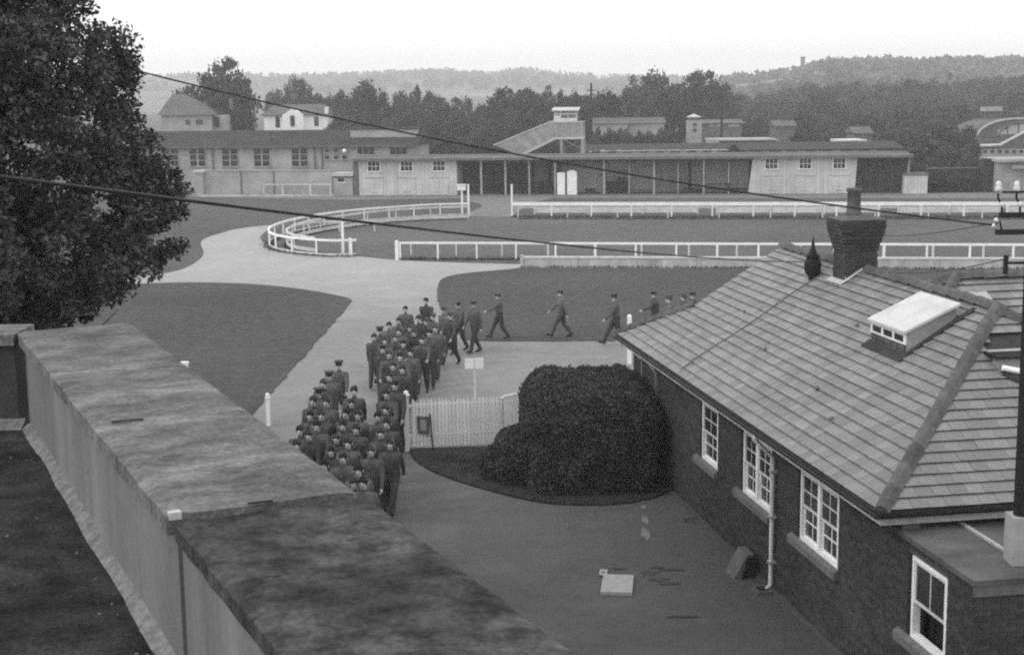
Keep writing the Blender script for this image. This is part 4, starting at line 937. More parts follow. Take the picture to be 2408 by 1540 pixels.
def longbuilding():
    off = 7; x0 = hl_(330, 400, off)[0]; x1 = hl_(978, 400, off)[0]; ze = hl_(600, 345, off)[1]; t = thing('long_rendered_building', 'long rendered building with dark roof and casement windows behind the boundary wall', 'building', hut_loc(x0, off), HRZ)
    L = x1 - x0; MB().box(0, L, 0, 7, 0, ze).build('wall', M_farwall, t)
    zr = hl_(600, 307, off + 3.6)[1]
    MB().prism([(-.3, -.35, ze), (-.3, 3.5, zr), (-.3, 7.3, ze)], (L + .6, 0, 0)).build('roof', M_farroof, t)
    MB().box(-.3, L + .3, -.42, -.36, ze - .12, ze + .04).build('fascia', M_mid, t)
    def win(px0, px1, py0, py1, nx=2, ny=2):
        a_, zt = hl_(px0, py0, off); b_, zb = hl_(px1, py1, off); a_ -= x0; b_ -= x0; f = MB(); y0 = -.07
        f.box(a_ - .06, a_, y0, .02, zb, zt); f.box(b_, b_ + .06, y0, .02, zb, zt); f.box(a_ - .06, b_ + .06, y0, .02, zt, zt + .06); f.box(a_ - .12, b_ + .12, y0 - .05, .02, zb - .1, zb)
        for k in range(1, nx): q = a_ + (b_ - a_) * k / nx; w_ = .06 if k * 2 == nx else .025; f.box(q - w_, q + w_, y0 + .01, .01, zb, zt)
        for k in range(1, ny): q = zb + (zt - zb) * (k / ny if ny > 2 else .64); f.box(a_, b_, y0 + .015, .008, q - .03, q + .03)
        fo = f.build('window', M_farwall, t); MB().box(a_, b_, -.03, -.012, zb, zt).build('pane', M_glass, fo)
    for px in (382, 446, 522, 597, 686): win(px, px + 38, 350, 391, 2, 3)
    win(841, 880, 347, 363, 3, 1); win(918, 957, 347, 363, 3, 1)
    for px in (764, 785, 805): win(px, px + 11, 352, 358, 1, 1); win(px, px + 11, 366, 375, 1, 1)
    for px in (500, 740, 757): a_ = hl_(px, 350, off)[0] - x0; MB().tube([(a_, -.1, 0), (a_, -.1, ze - .1)], .07, 8).build('downpipe', M_farwall2, t)
    a_, b_ = hl_(826, 310, off + 2)[0] - x0, hl_(980, 310, off + 2)[0] - x0; z0, z1 = hl_(826, 319, off + 2)[1], hl_(826, 305, off + 2)[1]
    MB().box(a_, b_, 1.6, 4.5, z0 - .6, z1).build('roof_lantern', M_farwall, t); MB().box(a_ - .1, b_ + .1, 1.5, 4.6, z1, z1 + .12).build('lantern_roof', M_farroof, t)
    # globe lamp on the wall
    q = hl_(812, 355, off); g = thing('globe_lamp', 'small white globe lamp on the wall of the long rendered building', 'lamp', hut_loc(q[0], off - .35) + Vector((0, 0, q[1])), 0)
    MB().lathe([(.02, -.2), (.14, -.14), (.2, 0), (.14, .14), (.02, .2)], n=12).build('globe', M_snow, g, True); MB().bar((0, .3, .22), (0, 0, .2), .04).build('bracket', M_black, g)
longbuilding()
def bx(mb, x0, y0, x1, y1, Y, dep=4.0, base=True, oy=0):
    """box whose front is the photo rectangle at distance Y; coordinates relative to nothing (world)"""
    a_ = at(x0, (y0 + y1) / 2, Y); b_ = at(x1, (y0 + y1) / 2, Y); z1 = at((x0 + x1) / 2, y0, Y).z; z0 = 0 if base else at((x0 + x1) / 2, y1, Y).z
    mb.box(a_.x, b_.x, Y + oy, Y + oy + dep, z0, z1); return a_.x, b_.x, z0, z1
def wthing(name, label, cat, x, y, Y, group=None):
    """thing whose parts are modelled in world coordinates around its base"""
    p = at(x, y, Y); t = thing(name, label, cat, (p.x, Y, 0), 0, group); t['_o'] = 1; del t['_o']; return t, Vector((p.x, Y, 0))
def wbuild(mb, name, m, t, o, smooth=False):
    mb.v = [(v[0] - o.x, v[1] - o.y, v[2] - o.z) for v in mb.v]; return mb.build(name, m, t, smooth)
def whitehouse():
    Y = 205; t, o = wthing('white_house', 'whitewashed house with a small central gable seen over the long roof on the left', 'house', 696, 290, Y)
    m = MB(); xa, xb, z0, z1 = bx(m, 621, 270, 771, 307, Y, 8); wbuild(m, 'wall', M_snow, t, o)
    m = MB(); zt = at(700, 246, Y + 4).z; m.prism([(xa - .3, Y - .4, z1), (xa + .8, Y + 4, zt), (xb - .8, Y + 4, zt), (xb + .3, Y - .4, z1)], (0, .05, -.1)); m.prism([(xa - .3, Y + 8.4, z1), (xb + .3, Y + 8.4, z1), (xb - .8, Y + 4, zt), (xa + .8, Y + 4, zt)], (0, .05, -.1)); m.prism([(xa - .3, Y - .4, z1), (xa - .3, Y + 8.4, z1), (xa + .8, Y + 4, zt)], (.05, 0, 0)); m.prism([(xb + .3, Y - .4, z1), (xb - .8, Y + 4, zt), (xb + .3, Y + 8.4, z1)], (-.05, 0, 0)); wbuild(m, 'roof', M_roof2, t, o)
    ga, gb, gt = at(665, 270, Y).x, at(714, 270, Y).x, at(690, 257, Y).z
    m = MB(); m.prism([(ga, Y - .5, 0), (gb, Y - .5, 0), (gb, Y - .5, z1), ((gb - ga) * .85 + ga, Y - .5, z1 + .25 * (gt - z1)), ((ga + gb) / 2, Y - .5, gt + .15), ((gb - ga) * .15 + ga, Y - .5, z1 + .25 * (gt - z1)), (ga, Y - .5, z1)], (0, 2, 0)); wbuild(m, 'gable', M_snow, t, o)
    for a_, b_, c_, d_, f_ in ((648, 275, 658, 300, 0), (684, 272, 697, 297, .52), (739, 275, 748, 297, 0)):
        m = MB(); bx(m, a_, c_ - 0 if False else b_, c_ if False else a_ + 10, d_, Y, .05, False, -.06 - f_); w = wbuild(m, 'window', M_glass, t, o)
    m = MB(); bx(m, 764, 252, 771, 270, Y, 1, False, -.1); wbuild(m, 'chimney', M_snow, t, o)
whitehouse()
def hiphouse():
    Y = 170; t, o = wthing('hip_roofed_house', 'grey hip roofed house half hidden behind the foreground tree', 'house', 460, 290, Y)
    m = MB(); xa, xb, z0, z1 = bx(m, 380, 271, 497, 307, Y, 8); wbuild(m, 'wall', M_farwall, t, o)
    ax = at(425, 222, Y + 4).x; az = at(425, 222, Y + 4).z; m = MB()
    c = [(xa - .4, Y - .4, z1), (xb + .4, Y - .4, z1), (xb + .4, Y + 8.4, z1), (xa - .4, Y + 8.4, z1)]; p = (ax - 1, Y + 4, az); q = (ax + .5, Y + 4, az)
    m.add(c + [p, q], [(0, 1, 5, 4), (1, 2, 5), (2, 3, 4, 5), (3, 0, 4), (3, 2, 1, 0)]); wbuild(m, 'roof', M_roof2, t, o)
    m = MB(); bx(m, 498, 272, 524, 307, Y, 5, True, 1); wbuild(m, 'side_porch', M_farwall, t, o)
    m = MB(); bx(m, 500, 276, 512, 300, Y, .1, False, .85); wbuild(m, 'porch_opening', M_deep, t, o)
    for a_, b_ in ((437, 447), (461, 476)): m = MB(); bx(m, a_, 282, b_, 293, Y, .06, False, -.08); wbuild(m, 'window', M_glass, t, o)
    m = MB(); bx(m, 519, 232, 526, 262, Y, .8, False, 5); wbuild(m, 'chimney', M_farwall2, t, o)
hiphouse()
def stairs():
    off = 9; t = thing('wooden_viewing_platform', 'boarded wooden viewing platform on legs with a long boarded stair rising from the left', 'platform', hut_loc(hl_(1335, 350, off)[0], off), HRZ)
    X0 = hl_(1335, 350, off)[0]
    def q(x, y): a_, z = hl_(x, y, off); return a_ - X0, z
    for y0 in (0, 2.2):
        pa, pb, pc, pd = q(1150, 350), q(1292, 283), q(1312, 322), q(1228, 366)
        n_ = 16; top0, top1, lo0, lo1 = q(1160, 342), q(1296, 286), q(1222, 366), q(1310, 322)
        st = MB()
        for i in range(n_):     # boards of the stair side, each its own part
            u0, u1 = i / n_ + .004, (i + 1) / n_ - .004; L2 = lambda p_, r_, u: (p_[0] + (r_[0] - p_[0]) * u, p_[1] + (r_[1] - p_[1]) * u)
            A0, A1, B0, B1 = L2(top0, top1, u0), L2(top0, top1, u1), L2(lo0, lo1, u0), L2(lo0, lo1, u1)
            MB().prism([(A0[0], y0, A0[1]), (B0[0], y0, B0[1]), (B1[0], y0, B1[1]), (A1[0], y0, A1[1])], (0, .05, 0)).build('side_board', M_cream2, t)
        MB().bar((lo0[0], y0, lo0[1] - .05), (lo1[0], y0, lo1[1] - .05), .12, .2).build('stringer', M_cream, t)
        MB().bar((top0[0], y0, top0[1]), (top1[0], y0, top1[1]), .1, .1).build('handrail', M_cream, t)
    l0, l1 = q(1228, 362), q(1310, 318)
    for i in range(14): u = (i + .5) / 14; x_ = l0[0] + (l1[0] - l0[0]) * u; z = l0[1] + (l1[1] - l0[1]) * u; MB().box(x_ - .14, x_ + .14, .05, 2.2, z, z + .05).build('tread', M_mid, t)
    (xa, zt), (xb, zb) = q(1296, 289), q(1372, 323)
    n_ = 10
    for y0 in (-.02, 2.3):
        for i in range(n_): a_ = xa + (xb - xa) * i / n_; MB().box(a_ + .008, a_ + (xb - xa) / n_ - .008, y0, y0 + .05, zb, zt).build('side_board', M_cream2, t)
        MB().box(xa, xb, y0 - .04, y0 + .06, zt, zt + .1).build('handrail', M_cream, t)
    MB().box(xa, xb, -.05, 2.4, zb - .18, zb).build('deck', M_cream, t)
    for y0 in (0, 2.2):
        for px in (1320, 1370): a_ = q(px, 340)[0]; MB().box(a_ - .13, a_ + .13, y0, y0 + .2, 0, zb - .18).build('leg', M_cream2, t)
        a_, b_ = q(1324, 328), q(1368, 352); MB().bar((a_[0], y0 + .1, a_[1]), (b_[0], y0 + .1, b_[1]), .1).build('brace', M_mid, t); MB().bar((a_[0], y0 + .12, b_[1]), (b_[0], y0 + .12, a_[1]), .1).build('brace', M_mid, t)
    (ca, c1), (cb, c0) = q(1302, 262), q(1356, 288)
    for x_ in (ca, ca + .55, (ca + cb) / 2 + .2, cb - .1):
        for y_ in (.3, 1.8): MB().box(x_, x_ + .1, y_, y_ + .1, c0, c1).build('cabin_post', M_white2, t)
    for a_, b_ in ((0, .38), (.7, .82)): MB().box(ca, cb, .24, .29, c0 + a_, c0 + b_).build('cabin_rail', M_white2, t)
    MB().box(ca, ca + .6, .2, .235, c0, c0 + .6).build('cabin_panel', M_white2, t)
    MB().box(ca + .05, cb - .05, 1.5, 1.6, c0, c1).build('cabin_back', M_farwall, t)
    MB().prism([(ca - .2, .0, c1), (ca - .2, 2.2, c1 + .25), (ca - .2, 2.2, c1 + .33), (ca - .2, .0, c1 + .1)], (cb - ca + .4, 0, 0)).build('cabin_roof', M_cream, t)
stairs()
def backroofs():
    Y = 140; t, o = wthing('long_dark_roofed_range', 'long dark roofed range with a strip of white windows behind the stalls', 'building', 1560, 355, Y)
    m = MB(); xa, xb, z0, z1 = bx(m, 1372, 353, 2120, 372, Y, 9); wbuild(m, 'wall', M_farwall2, t, o)
    m = MB(); a1, b1, zz0, zz1 = bx(m, 1385, 353.5, 1735, 358, Y, .1, False, -.12); wbuild(m, 'window_band', M_snow, t, o)
    zb = at(1500, 362, Y).z
    for k in range(9):
        x_ = 1392 + k * 37.5; m = MB(); bx(m, x_, 355.5, x_ + 19, 361, Y, .05, False, -.2); wbuild(m, 'window', M_glass, t, o)
        m = MB(); bx(m, x_ + 20, 353, x_ + 31, 361.5, Y, .08, False, -.16); wbuild(m, 'window_panel', M_white2, t, o)
    for k in range(8): m = MB(); bx(m, 1750 + k * 42, 356 - k * .4, 1750 + k * 42 + 16, 361 - k * .4, Y, .08, False, -.16); wbuild(m, 'window_panel', M_farwall, t, o)
    zr = at(1700, 336, Y + 4.5).z; m = MB(); m.prism([(xa - .3, Y - .4, z1), (xa - .3, Y + 4.5, zr), (xa - .3, Y + 9.4, z1)], (xb - xa + .6, 0, 0)); wbuild(m, 'roof', M_farroof, t, o)
    m = MB(); q = at(1727, 351, Y - 1); m.box(q.x - .42, q.x + .42, Y - .9, Y - .1, 1.5, q.z + .2); m.box(q.x - .2, q.x + .2, Y - .7, Y - .3, q.z + .2, q.z + .42); wbuild(m, 'dark_stack', M_black, t, o)
    Y = 150; t, o = wthing('low_flat_roofed_block', 'low flat roofed block with a pale roof edge behind the dark roofed range', 'building', 1760, 335, Y)
    m = MB(); xa, xb, z0, z1 = bx(m, 1682, 331, 1822, 345, Y, 6); wbuild(m, 'wall', M_farwall2, t, o); m = MB(); m.box(xa - .3, xb + .3, Y - .4, Y + 6.3, z1, z1 + .12); wbuild(m, 'roof', M_farwall, t, o); m = MB(); bx(m, 1668, 328, 1690, 345, Y, 3, True, -.5); wbuild(m, 'porch', M_farwall, t, o)
    Y = 147; t, o = wthing('small_white_lantern_roof', 'small white framed roof lantern behind the right end of the stalls', 'building', 2005, 330, Y)
    m = MB(); xa, xb, z0, z1 = bx(m, 1973, 334, 2038, 345, Y, 4); wbuild(m, 'wall', M_farwall2, t, o); m = MB(); m.box(xa, xb, Y - .2, Y + 4.2, z1, z1 + .2); wbuild(m, 'roof', M_white2, t, o)
    Y = 188; t, o = wthing('square_tower', 'pale square tower with a small pyramid roof among the trees', 'tower', 1634, 300, Y)
    m = MB(); xa, xb, z0, z1 = bx(m, 1618, 284, 1650, 332, Y, 2.2); wbuild(m, 'wall', M_farwall, t, o)
    m = MB(); bx(m, 1622, 276, 1646, 284, Y, 1.8, False, .2); wbuild(m, 'belfry', M_farwall2, t, o)
    zt = at(1634, 268, Y).z; zq = at(1634, 276, Y).z; cx = (xa + xb) / 2; m = MB(); m.add([(xa, Y, zq), (xb, Y, zq), (xb, Y + 2.2, zq), (xa, Y + 2.2, zq), (cx, Y + 1.1, zt)], [(0, 1, 4), (1, 2, 4), (2, 3, 4), (3, 0, 4), (3, 2, 1, 0)]); wbuild(m, 'pyramid_roof', M_cream, t, o)
    for yy in (290, 303): m = MB(); bx(m, 1630, yy, 1638, yy + 7, Y, .05, False, -.07); wbuild(m, 'window', M_glass, t, o)
    Y = 192; t, o = wthing('brick_wing', 'brick house with pale window bands to the right of the square tower', 'house', 1690, 300, Y)
    m = MB(); xa, xb, z0, z1 = bx(m, 1650, 290, 1745, 325, Y, 7); wbuild(m, 'wall', M_farwall2, t, o)
    m = MB(); zr = at(1700, 281, Y + 3.5).z; m.prism([(xa - .3, Y - .3, z1), (xa - .3, Y + 3.5, zr), (xa - .3, Y + 7.3, z1)], (xb - xa + .6, 0, 0)); wbuild(m, 'roof', M_farwall2, t, o)
    for a_, b_ in ((1668, 1680), (1684, 1696), (1712, 1738)): m = MB(); bx(m, a_, 293, b_, 299, Y, .05, False, -.07); w = wbuild(m, 'window', M_farwall, t, o)
    for i, (a_, b_, yt, Y, lab) in enumerate(((1396, 1475, 288, 181, 'long pale wall showing above the dark shrubs right of the platform'), (1478, 1562, 287, 184, 'second pale wall right behind the dark shrubs'), (1822, 1870, 294, 188, 'small pale building half hidden in the trees at right centre'), (2010, 2050, 311, 163, 'pale patch of a building between trees on the right'))):
        t, o = wthing('distant_pale_building', lab, 'building', (a_ + b_) / 2, yt + 5, Y); m = MB(); xa, xb, z0, z1 = bx(m, a_, yt + 3, b_, yt + 20, Y, 4); wbuild(m, 'wall', M_farwall if i < 2 else M_farwall2, t, o)
        m = MB(); m.prism([(xa - .2, Y - .3, z1), (xa - .2, Y + 2, z1 + .7), (xa - .2, Y + 4.3, z1)], (xb - xa + .4, 0, 0)); wbuild(m, 'roof', M_roof2, t, o)
backroofs()
def nissen():
    Y = 152; t, o = wthing('arched_roof_hall', 'hall with a rounded arched roof and glazed arched end at the right edge', 'building', 2380, 350, Y)
    c = at(2392, 322, Y); rx = c.x - at(2298, 322, Y).x; rz = at(2385, 281, Y).z - c.z
    ze = c.z; prof = [(c.x + rx * math.cos(math.pi * k / 20), ze + rz * math.sin(math.pi * k / 20)) for k in range(21)]
    m = MB(); m.prism([(x, Y, z) for x, z in prof] , (0, 9, 0)); wbuild(m, 'arched_roof', M_roof2, t, o)
    m = MB(); m.tube([(x, Y - .05, z + .05) for x, z in prof], .13, 6); wbuild(m, 'roof_rim', M_farwall, t, o, True)
    m = MB(); m.tube([(c.x + (x - c.x) * .62 + .6, Y - .06, ze + (z - ze) * .82) for x, z in prof], .1, 6); wbuild(m, 'window_arch', M_farwall2, t, o, True)
    for k in range(4):
        x0_ = c.x - rx * .5 + k * rx * .27; zt = ze + rz * .74 * math.sqrt(max(0, 1 - ((x0_ + rx * .12 - c.x - .6) / (rx * .62)) ** 2)) 
        m = MB(); m.box(x0_, x0_ + rx * .235, Y - .04, Y - .01, ze + .25, max(zt, ze + .4)); wbuild(m, 'pane', M_farwall, t, o)
    m = MB(); m.box(c.x - rx, c.x + rx, Y + .05, Y + 9, 0, ze); wbuild(m, 'wall', M_farwall2, t, o)
    # low front block with a pale sloping parapet and a dotted window strip
    Y2 = 146; m = MB(); xa, xb, z0, z1 = bx(m, 2286, 350, 2520, 372, Y2, 5); wbuild(m, 'front_block', M_farwall, t, o)
    for k in range(12): m = MB(); bx(m, 2296 + k * 17, 353, 2296 + k * 17 + 7, 360, Y2, .05, False, -.07); wbuild(m, 'window', M_glass, t, o)
    m = MB(); p = [at(2290, 345, Y2), at(2350, 343, Y2), at(2420, 306, Y2), at(2520, 300, Y2)]
    m.prism([tuple(q) for q in p] + [(p[3].x, Y2, z1), (p[0].x, Y2, z1)], (0, .3, 0)); wbuild(m, 'sloping_parapet', M_farwall2, t, o)
    m = MB(); m.tube([q + Vector((0, -.1, .05)) for q in p], .16, 6); wbuild(m, 'parapet_rim', M_cream, t, o, True)
    Y = 158; t, o = wthing('rooftop_water_tank', 'small flat topped tank on legs above the arched hall', 'tank', 2337, 262, Y)
    m = MB(); xa, xb, z0, z1 = bx(m, 2316, 252, 2358, 262, Y, 1.6, False); wbuild(m, 'tank', M_farwall, t, o); m = MB()
    for x_ in (xa + .1, xb - .25): m.box(x_, x_ + .15, Y + .1, Y + .25, 0, z0); m.box(x_, x_ + .15, Y + 1.3, Y + 1.45, 0, z0)
    wbuild(m, 'legs', M_farwall2, t, o); m = MB(); m.box(xa + .25, xb - .25, Y + .3, Y + 1.2, 3, z0 - .05); wbuild(m, 'pipe_box', M_farwall2, t, o)
    Y = 119; t, o = wthing('dark_garden_wall', 'dark old brick wall overgrown with ivy right of the pale shed', 'wall', 2240, 430, Y)
    m = MB(); xa, xb, z0, z1 = bx(m, 2180, 397, 2312, 455, Y, .35); wbuild(m, 'wall', M_dark, t, o); m = MB(); m.box(xa, xb, Y - .06, Y + .42, z1, z1 + .08); wbuild(m, 'coping', M_farwall2, t, o)
    t, o = wthing('dark_brick_pier', 'tall dark brick pier at the end of the overgrown wall', 'pier', 2327, 420, Y - 1)
    m = MB(); xa, xb, z0, z1 = bx(m, 2311, 384, 2346, 455, Y - 1, 1.2); wbuild(m, 'shaft', M_dark, t, o); m = MB(); m.box(xa + .1, xb - .1, Y - .9, Y + .1, z1, z1 + .35); wbuild(m, 'cap', M_dark, t, o)
    Y = 117; t, o = wthing('grey_lodge', 'grey lodge with pale roof edges at the right edge behind the insulators', 'building', 2390, 420, Y)
    m = MB(); xa, xb, z0, z1 = bx(m, 2346, 380, 2500, 458, Y, 4); wbuild(m, 'wall', M_cream2, t, o)
    m = MB(); m.box(xa - .2, xb, Y - .5, Y + 4, z1, z1 + .22); wbuild(m, 'roof', M_farwall, t, o); m = MB(); m.box(xa + 1.0, xb, Y - .7, Y - .02, z1 - .55, z1 - .3); wbuild(m, 'canopy', M_farwall, t, o)
    m = MB(); bx(m, 2372, 398, 2400, 455, Y, .05, False, -.06); wbuild(m, 'door', M_farwall, t, o)
nissen()
for lab, x, y0, y1, Y, r_ in (('tall thin dark pole behind the viewing platform', 1390, 196, 345, 170, .16), ('tall dark pole right of the square tower', 1698, 210, 330, 165, .14)):
    p = at(x, y0, Y); t = thing('thin_pole', lab, 'pole', (p.x, Y, 0)); MB().tube([(0, 0, 0), (0, 0, p.z)], [r_ * 1.2, r_ * .8], 8).build('shaft', M_pole, t, True); MB().box(-.5, .5, -.06, .06, p.z - .9, p.z - .78).build('cross_arm', M_pole, t)

# ------------------------------------------------------------------ trees
def crown_mesh(name, seed, n, ncl, leaf, m, shape='round', fill=1.0):
    """unit crown: height 1 (z 0..1), half width .5; leaf clumps on lobes"""
    rnd = np.random.default_rng(seed); rr = random.Random(seed); C = []
    for i in range(ncl):
        while True:
            x, y, z = rr.uniform(-1, 1), rr.uniform(-1, 1), rr.uniform(0, 1)
            if shape == 'round': rad = math.sqrt(max(0, 1 - ((z - .45) / .55) ** 2)) if z > .45 else .72 + .62 * z
            elif shape == 'tall': rad = min(1, (1 - z) ** .55 * 1.25) * (.75 + .25 * math.sin(z * 9 + seed))
            else: rad = (1 - z * .25) * math.sqrt(max(0, 1 - z ** 4))
            q = math.hypot(x, y)
            if q < rad * .88 and (q > rad * .35 or z > .6): break
        C.append(((x * .5, y * .5, z * .93 + .02), rr.uniform(.07, .15)))
    V = leafcloud(None, C, n, leaf * .7, leaf * 1.3, rnd, .8); V[:, 2] -= np.quantile(V[:, 2], .01); V[:, 2] /= np.quantile(V[:, 2], .9985); V[:, :2] *= .5 / np.quantile(np.abs(V[:, :2]), .985); V[:, 2] = np.maximum(V[:, 2], 0)
    return quads_mesh(name, V, m)
CR = {}
for i in range(4): CR['r%d' % i] = crown_mesh('crown', 10 + i, 6500, 120, .05, M_treeA, 'round')
for i in range(2): CR['p%d' % i] = crown_mesh('crown', 20 + i, 6500, 120, .05, M_treeB, 'round')
for i in range(2): CR['t%d' % i] = crown_mesh('crown', 30 + i, 5500, 110, .05, M_treeA, 'tall')
for i in range(2): CR['b%d' % i] = crown_mesh('crown', 40 + i, 6500, 120, .055, M_treeA, 'bush')
TRK = MB().tube([(0, 0, 0), (.02, 0, .5), (0, 0, 1)], [1.0, .7, .35], 8).mesh('trunk', M_bark, True)
def tree(px, top, wpx, Y, kind, lab, group=None, name='tree', base=.12, ybase=None):
    p = at(px, top, Y); H_ = p.z; zb = base * H_ if ybase is None else at(px, ybase, Y).z; W_ = wpx / FPX * Y
    t = thing(name, lab, 'tree' if name != 'shrub' else 'shrub', (p.x, Y, 0), 0, group); rz = (px * 7 + Y) % 6.28
    o = put('trunk', TRK, t); o.scale = (W_ * .035 + .08, W_ * .035 + .08, H_ * .75)
    c = put('crown', CR[kind], t, (0, 0, zb), (0, 0, rz)); c.scale = (W_, W_, H_ - zb); tag(c, kind='stuff'); return t
rt_rnd = random.Random(12)
T1 = [(535, 138, 112, 182, 'r3', 'tall pointed tree rising against the sky behind the hip roofed house'), (492, 175, 95, 186, 'r1', 'broad tree on the left shoulder of the tall pointed tree'), (565, 188, 60, 188, 'r2', 'lower tree on the right shoulder of the tall pointed tree'),
 (525, 215, 95, 176, 'r0', 'dark bushy tree below the tall pointed tree beside the white house'), (440, 205, 90, 200, 'r3', 'tree just right of the foreground foliage on the far left'), (698, 184, 72, 222, 'p0', 'pale rounded tree behind the white house'), (655, 212, 60, 226, 'p1', 'small pale tree left of the one behind the white house'), (745, 222, 60, 222, 'r1', 'tree behind the right chimney of the white house'),
 (857, 189, 62, 210, 'r2', 'round dark tree standing above the tree row left of centre'), (981, 201, 30, 225, 't1', 'slim pointed tree standing above the tree row'), (1425, 213, 95, 198, 'r0', 'round tree right of the thin pole'), (1185, 207, 80, 190, 'r3', 'broad dark tree left of the viewing platform cabin'), (1240, 210, 90, 186, 'r1', 'dark tree directly behind the viewing platform stair'), (1295, 205, 60, 192, 't0', 'pointed dark tree behind the platform cabin'), (1350, 226, 80, 196, 'r2', 'low dark tree right of the platform cabin'),
 (1530, 165, 122, 205, 'r0', 'largest round tree on the skyline right of centre'), (1500, 200, 80, 196, 'p1', 'tree in front of the left side of the largest round skyline tree'), (1650, 167, 118, 215, 'r3', 'broad round tree right of the largest one on the skyline'), (1600, 205, 100, 200, 'r2', 'tree filling the dip between the two skyline trees'), (1690, 196, 90, 222, 'p0', 'tree on the right flank of the broad skyline tree')]
for px, top, w, Y, k, lab in T1: tree(px, top, w * 1.08, Y, k, lab)
kinds = ['r0', 'r1', 'r2', 'r3', 't1', 'r0', 'r2']
x = 775; i = 0
while x < 1480:
    if abs(x - 1335) > 0: tree(x, rt_rnd.uniform(213, 236) + (8 if 1060 < x < 1160 else 0), rt_rnd.uniform(46, 70), rt_rnd.uniform(205, 232), kinds[i % 7], ORD[i] + ' tree from the left in the long dark row behind the buildings', 'long row of trees behind the buildings')
    x += rt_rnd.uniform(24, 36); i += 1
x = 800; n0 = i
while x < 1375:
    tree(x, rt_rnd.uniform(262, 285), rt_rnd.uniform(60, 95), rt_rnd.uniform(172, 196), ['r0', 'b0', 'r3', 'b1'][i % 4], ORD[i - n0] + ' low bushy tree from the left in front of the long tree row', 'bushy trees in front of the long row', 'tree', .02); x += rt_rnd.uniform(38, 60); i += 1
# right-hand wood: overlapping tiers climbing towards the hill
for (y0, y1, xs, xe_, Ya, Yb, wa, wb, st, ks, lab, gr) in (
    (186, 206, 1860, 2440, 300, 345, 70, 100, 40, ['r0', 'p0', 'r1', 'r2', 'p1'], 'tree from the left in the upper tier of the right hand wood', 'upper tier of the right hand wood'),
    (212, 238, 1740, 2440, 240, 285, 70, 110, 44, ['r0', 'p1', 'r1', 'p0', 'r3'], 'tree from the left in the middle tier of the right hand wood', 'middle tier of the right hand wood'),
    (250, 280, 1700, 2440, 196, 228, 70, 120, 46, ['r0', 'r1', 'p0', 'r3', 'b0'], 'dark tree from the left in the lower tier of the right hand wood', 'lower tier of the right hand wood'),
    (292, 312, 1900, 2330, 166, 186, 80, 120, 50, ['b0', 'r1', 'b1', 'r3'], 'dark bushy tree from the left at the foot of the right hand wood', 'bushy trees at the foot of the right hand wood')):
    x = xs; n0 = i
    while x < xe_: tree(x, rt_rnd.uniform(y0, y1) - (x - 1850) * .018, rt_rnd.uniform(wa, wb), rt_rnd.uniform(Ya, Yb), ks[i % len(ks)], ORD[i - n0] + ' ' + lab, gr, base=.03); x += st * rt_rnd.uniform(.75, 1.25); i += 1
for px, top, w, Y, k, lab in ((2232, 176, 50, 330, 't0', 'pointed pale tree near the top of the right hand wood'), (1905, 196, 80, 300, 'r2', 'dark round tree below the far chimney stack'), (2170, 328, 120, 136, 'b0', 'dark bush right behind the end of the stalls building'), (2240, 345, 110, 132, 'r1', 'dark tree above the overgrown wall'), (2290, 362, 80, 128, 'b1', 'dark shrub against the brick pier'), (2262, 296, 86, 141, 'r2', 'dark tree screening the left side of the arched hall'), (2150, 380, 60, 128, 'b1', 'small dark shrub behind the pale shed'), (2205, 408, 60, 118.5, 'b0', 'ivy bush growing over the left part of the dark garden wall'), (2265, 412, 60, 118.4, 'b1', 'ivy bush growing over the right part of the dark garden wall')):
    tree(px, top, w, Y, k, lab, None, 'shrub' if 'shrub' in lab or 'bush' in lab else 'tree', .0)
x = 1400; n0 = i
while x < 1600: tree(x, rt_rnd.uniform(300, 312), rt_rnd.uniform(40, 60), rt_rnd.uniform(160, 172), ['b0', 'b1'][i % 2], ORD[i - n0] + ' dark shrub from the left in the clump right of the viewing platform', 'shrub clump right of the platform', 'shrub', .0); x += 26; i += 1
x = 990; n0 = i
while x < 1150: tree(x, rt_rnd.uniform(318, 330), rt_rnd.uniform(40, 70), rt_rnd.uniform(150, 165), ['b0', 'b1'][i % 2], ORD[i - n0] + ' shrub from the left behind the stalls roof beside the platform stair', 'shrubs behind the stalls roof', 'shrub', .0); x += 34; i += 1

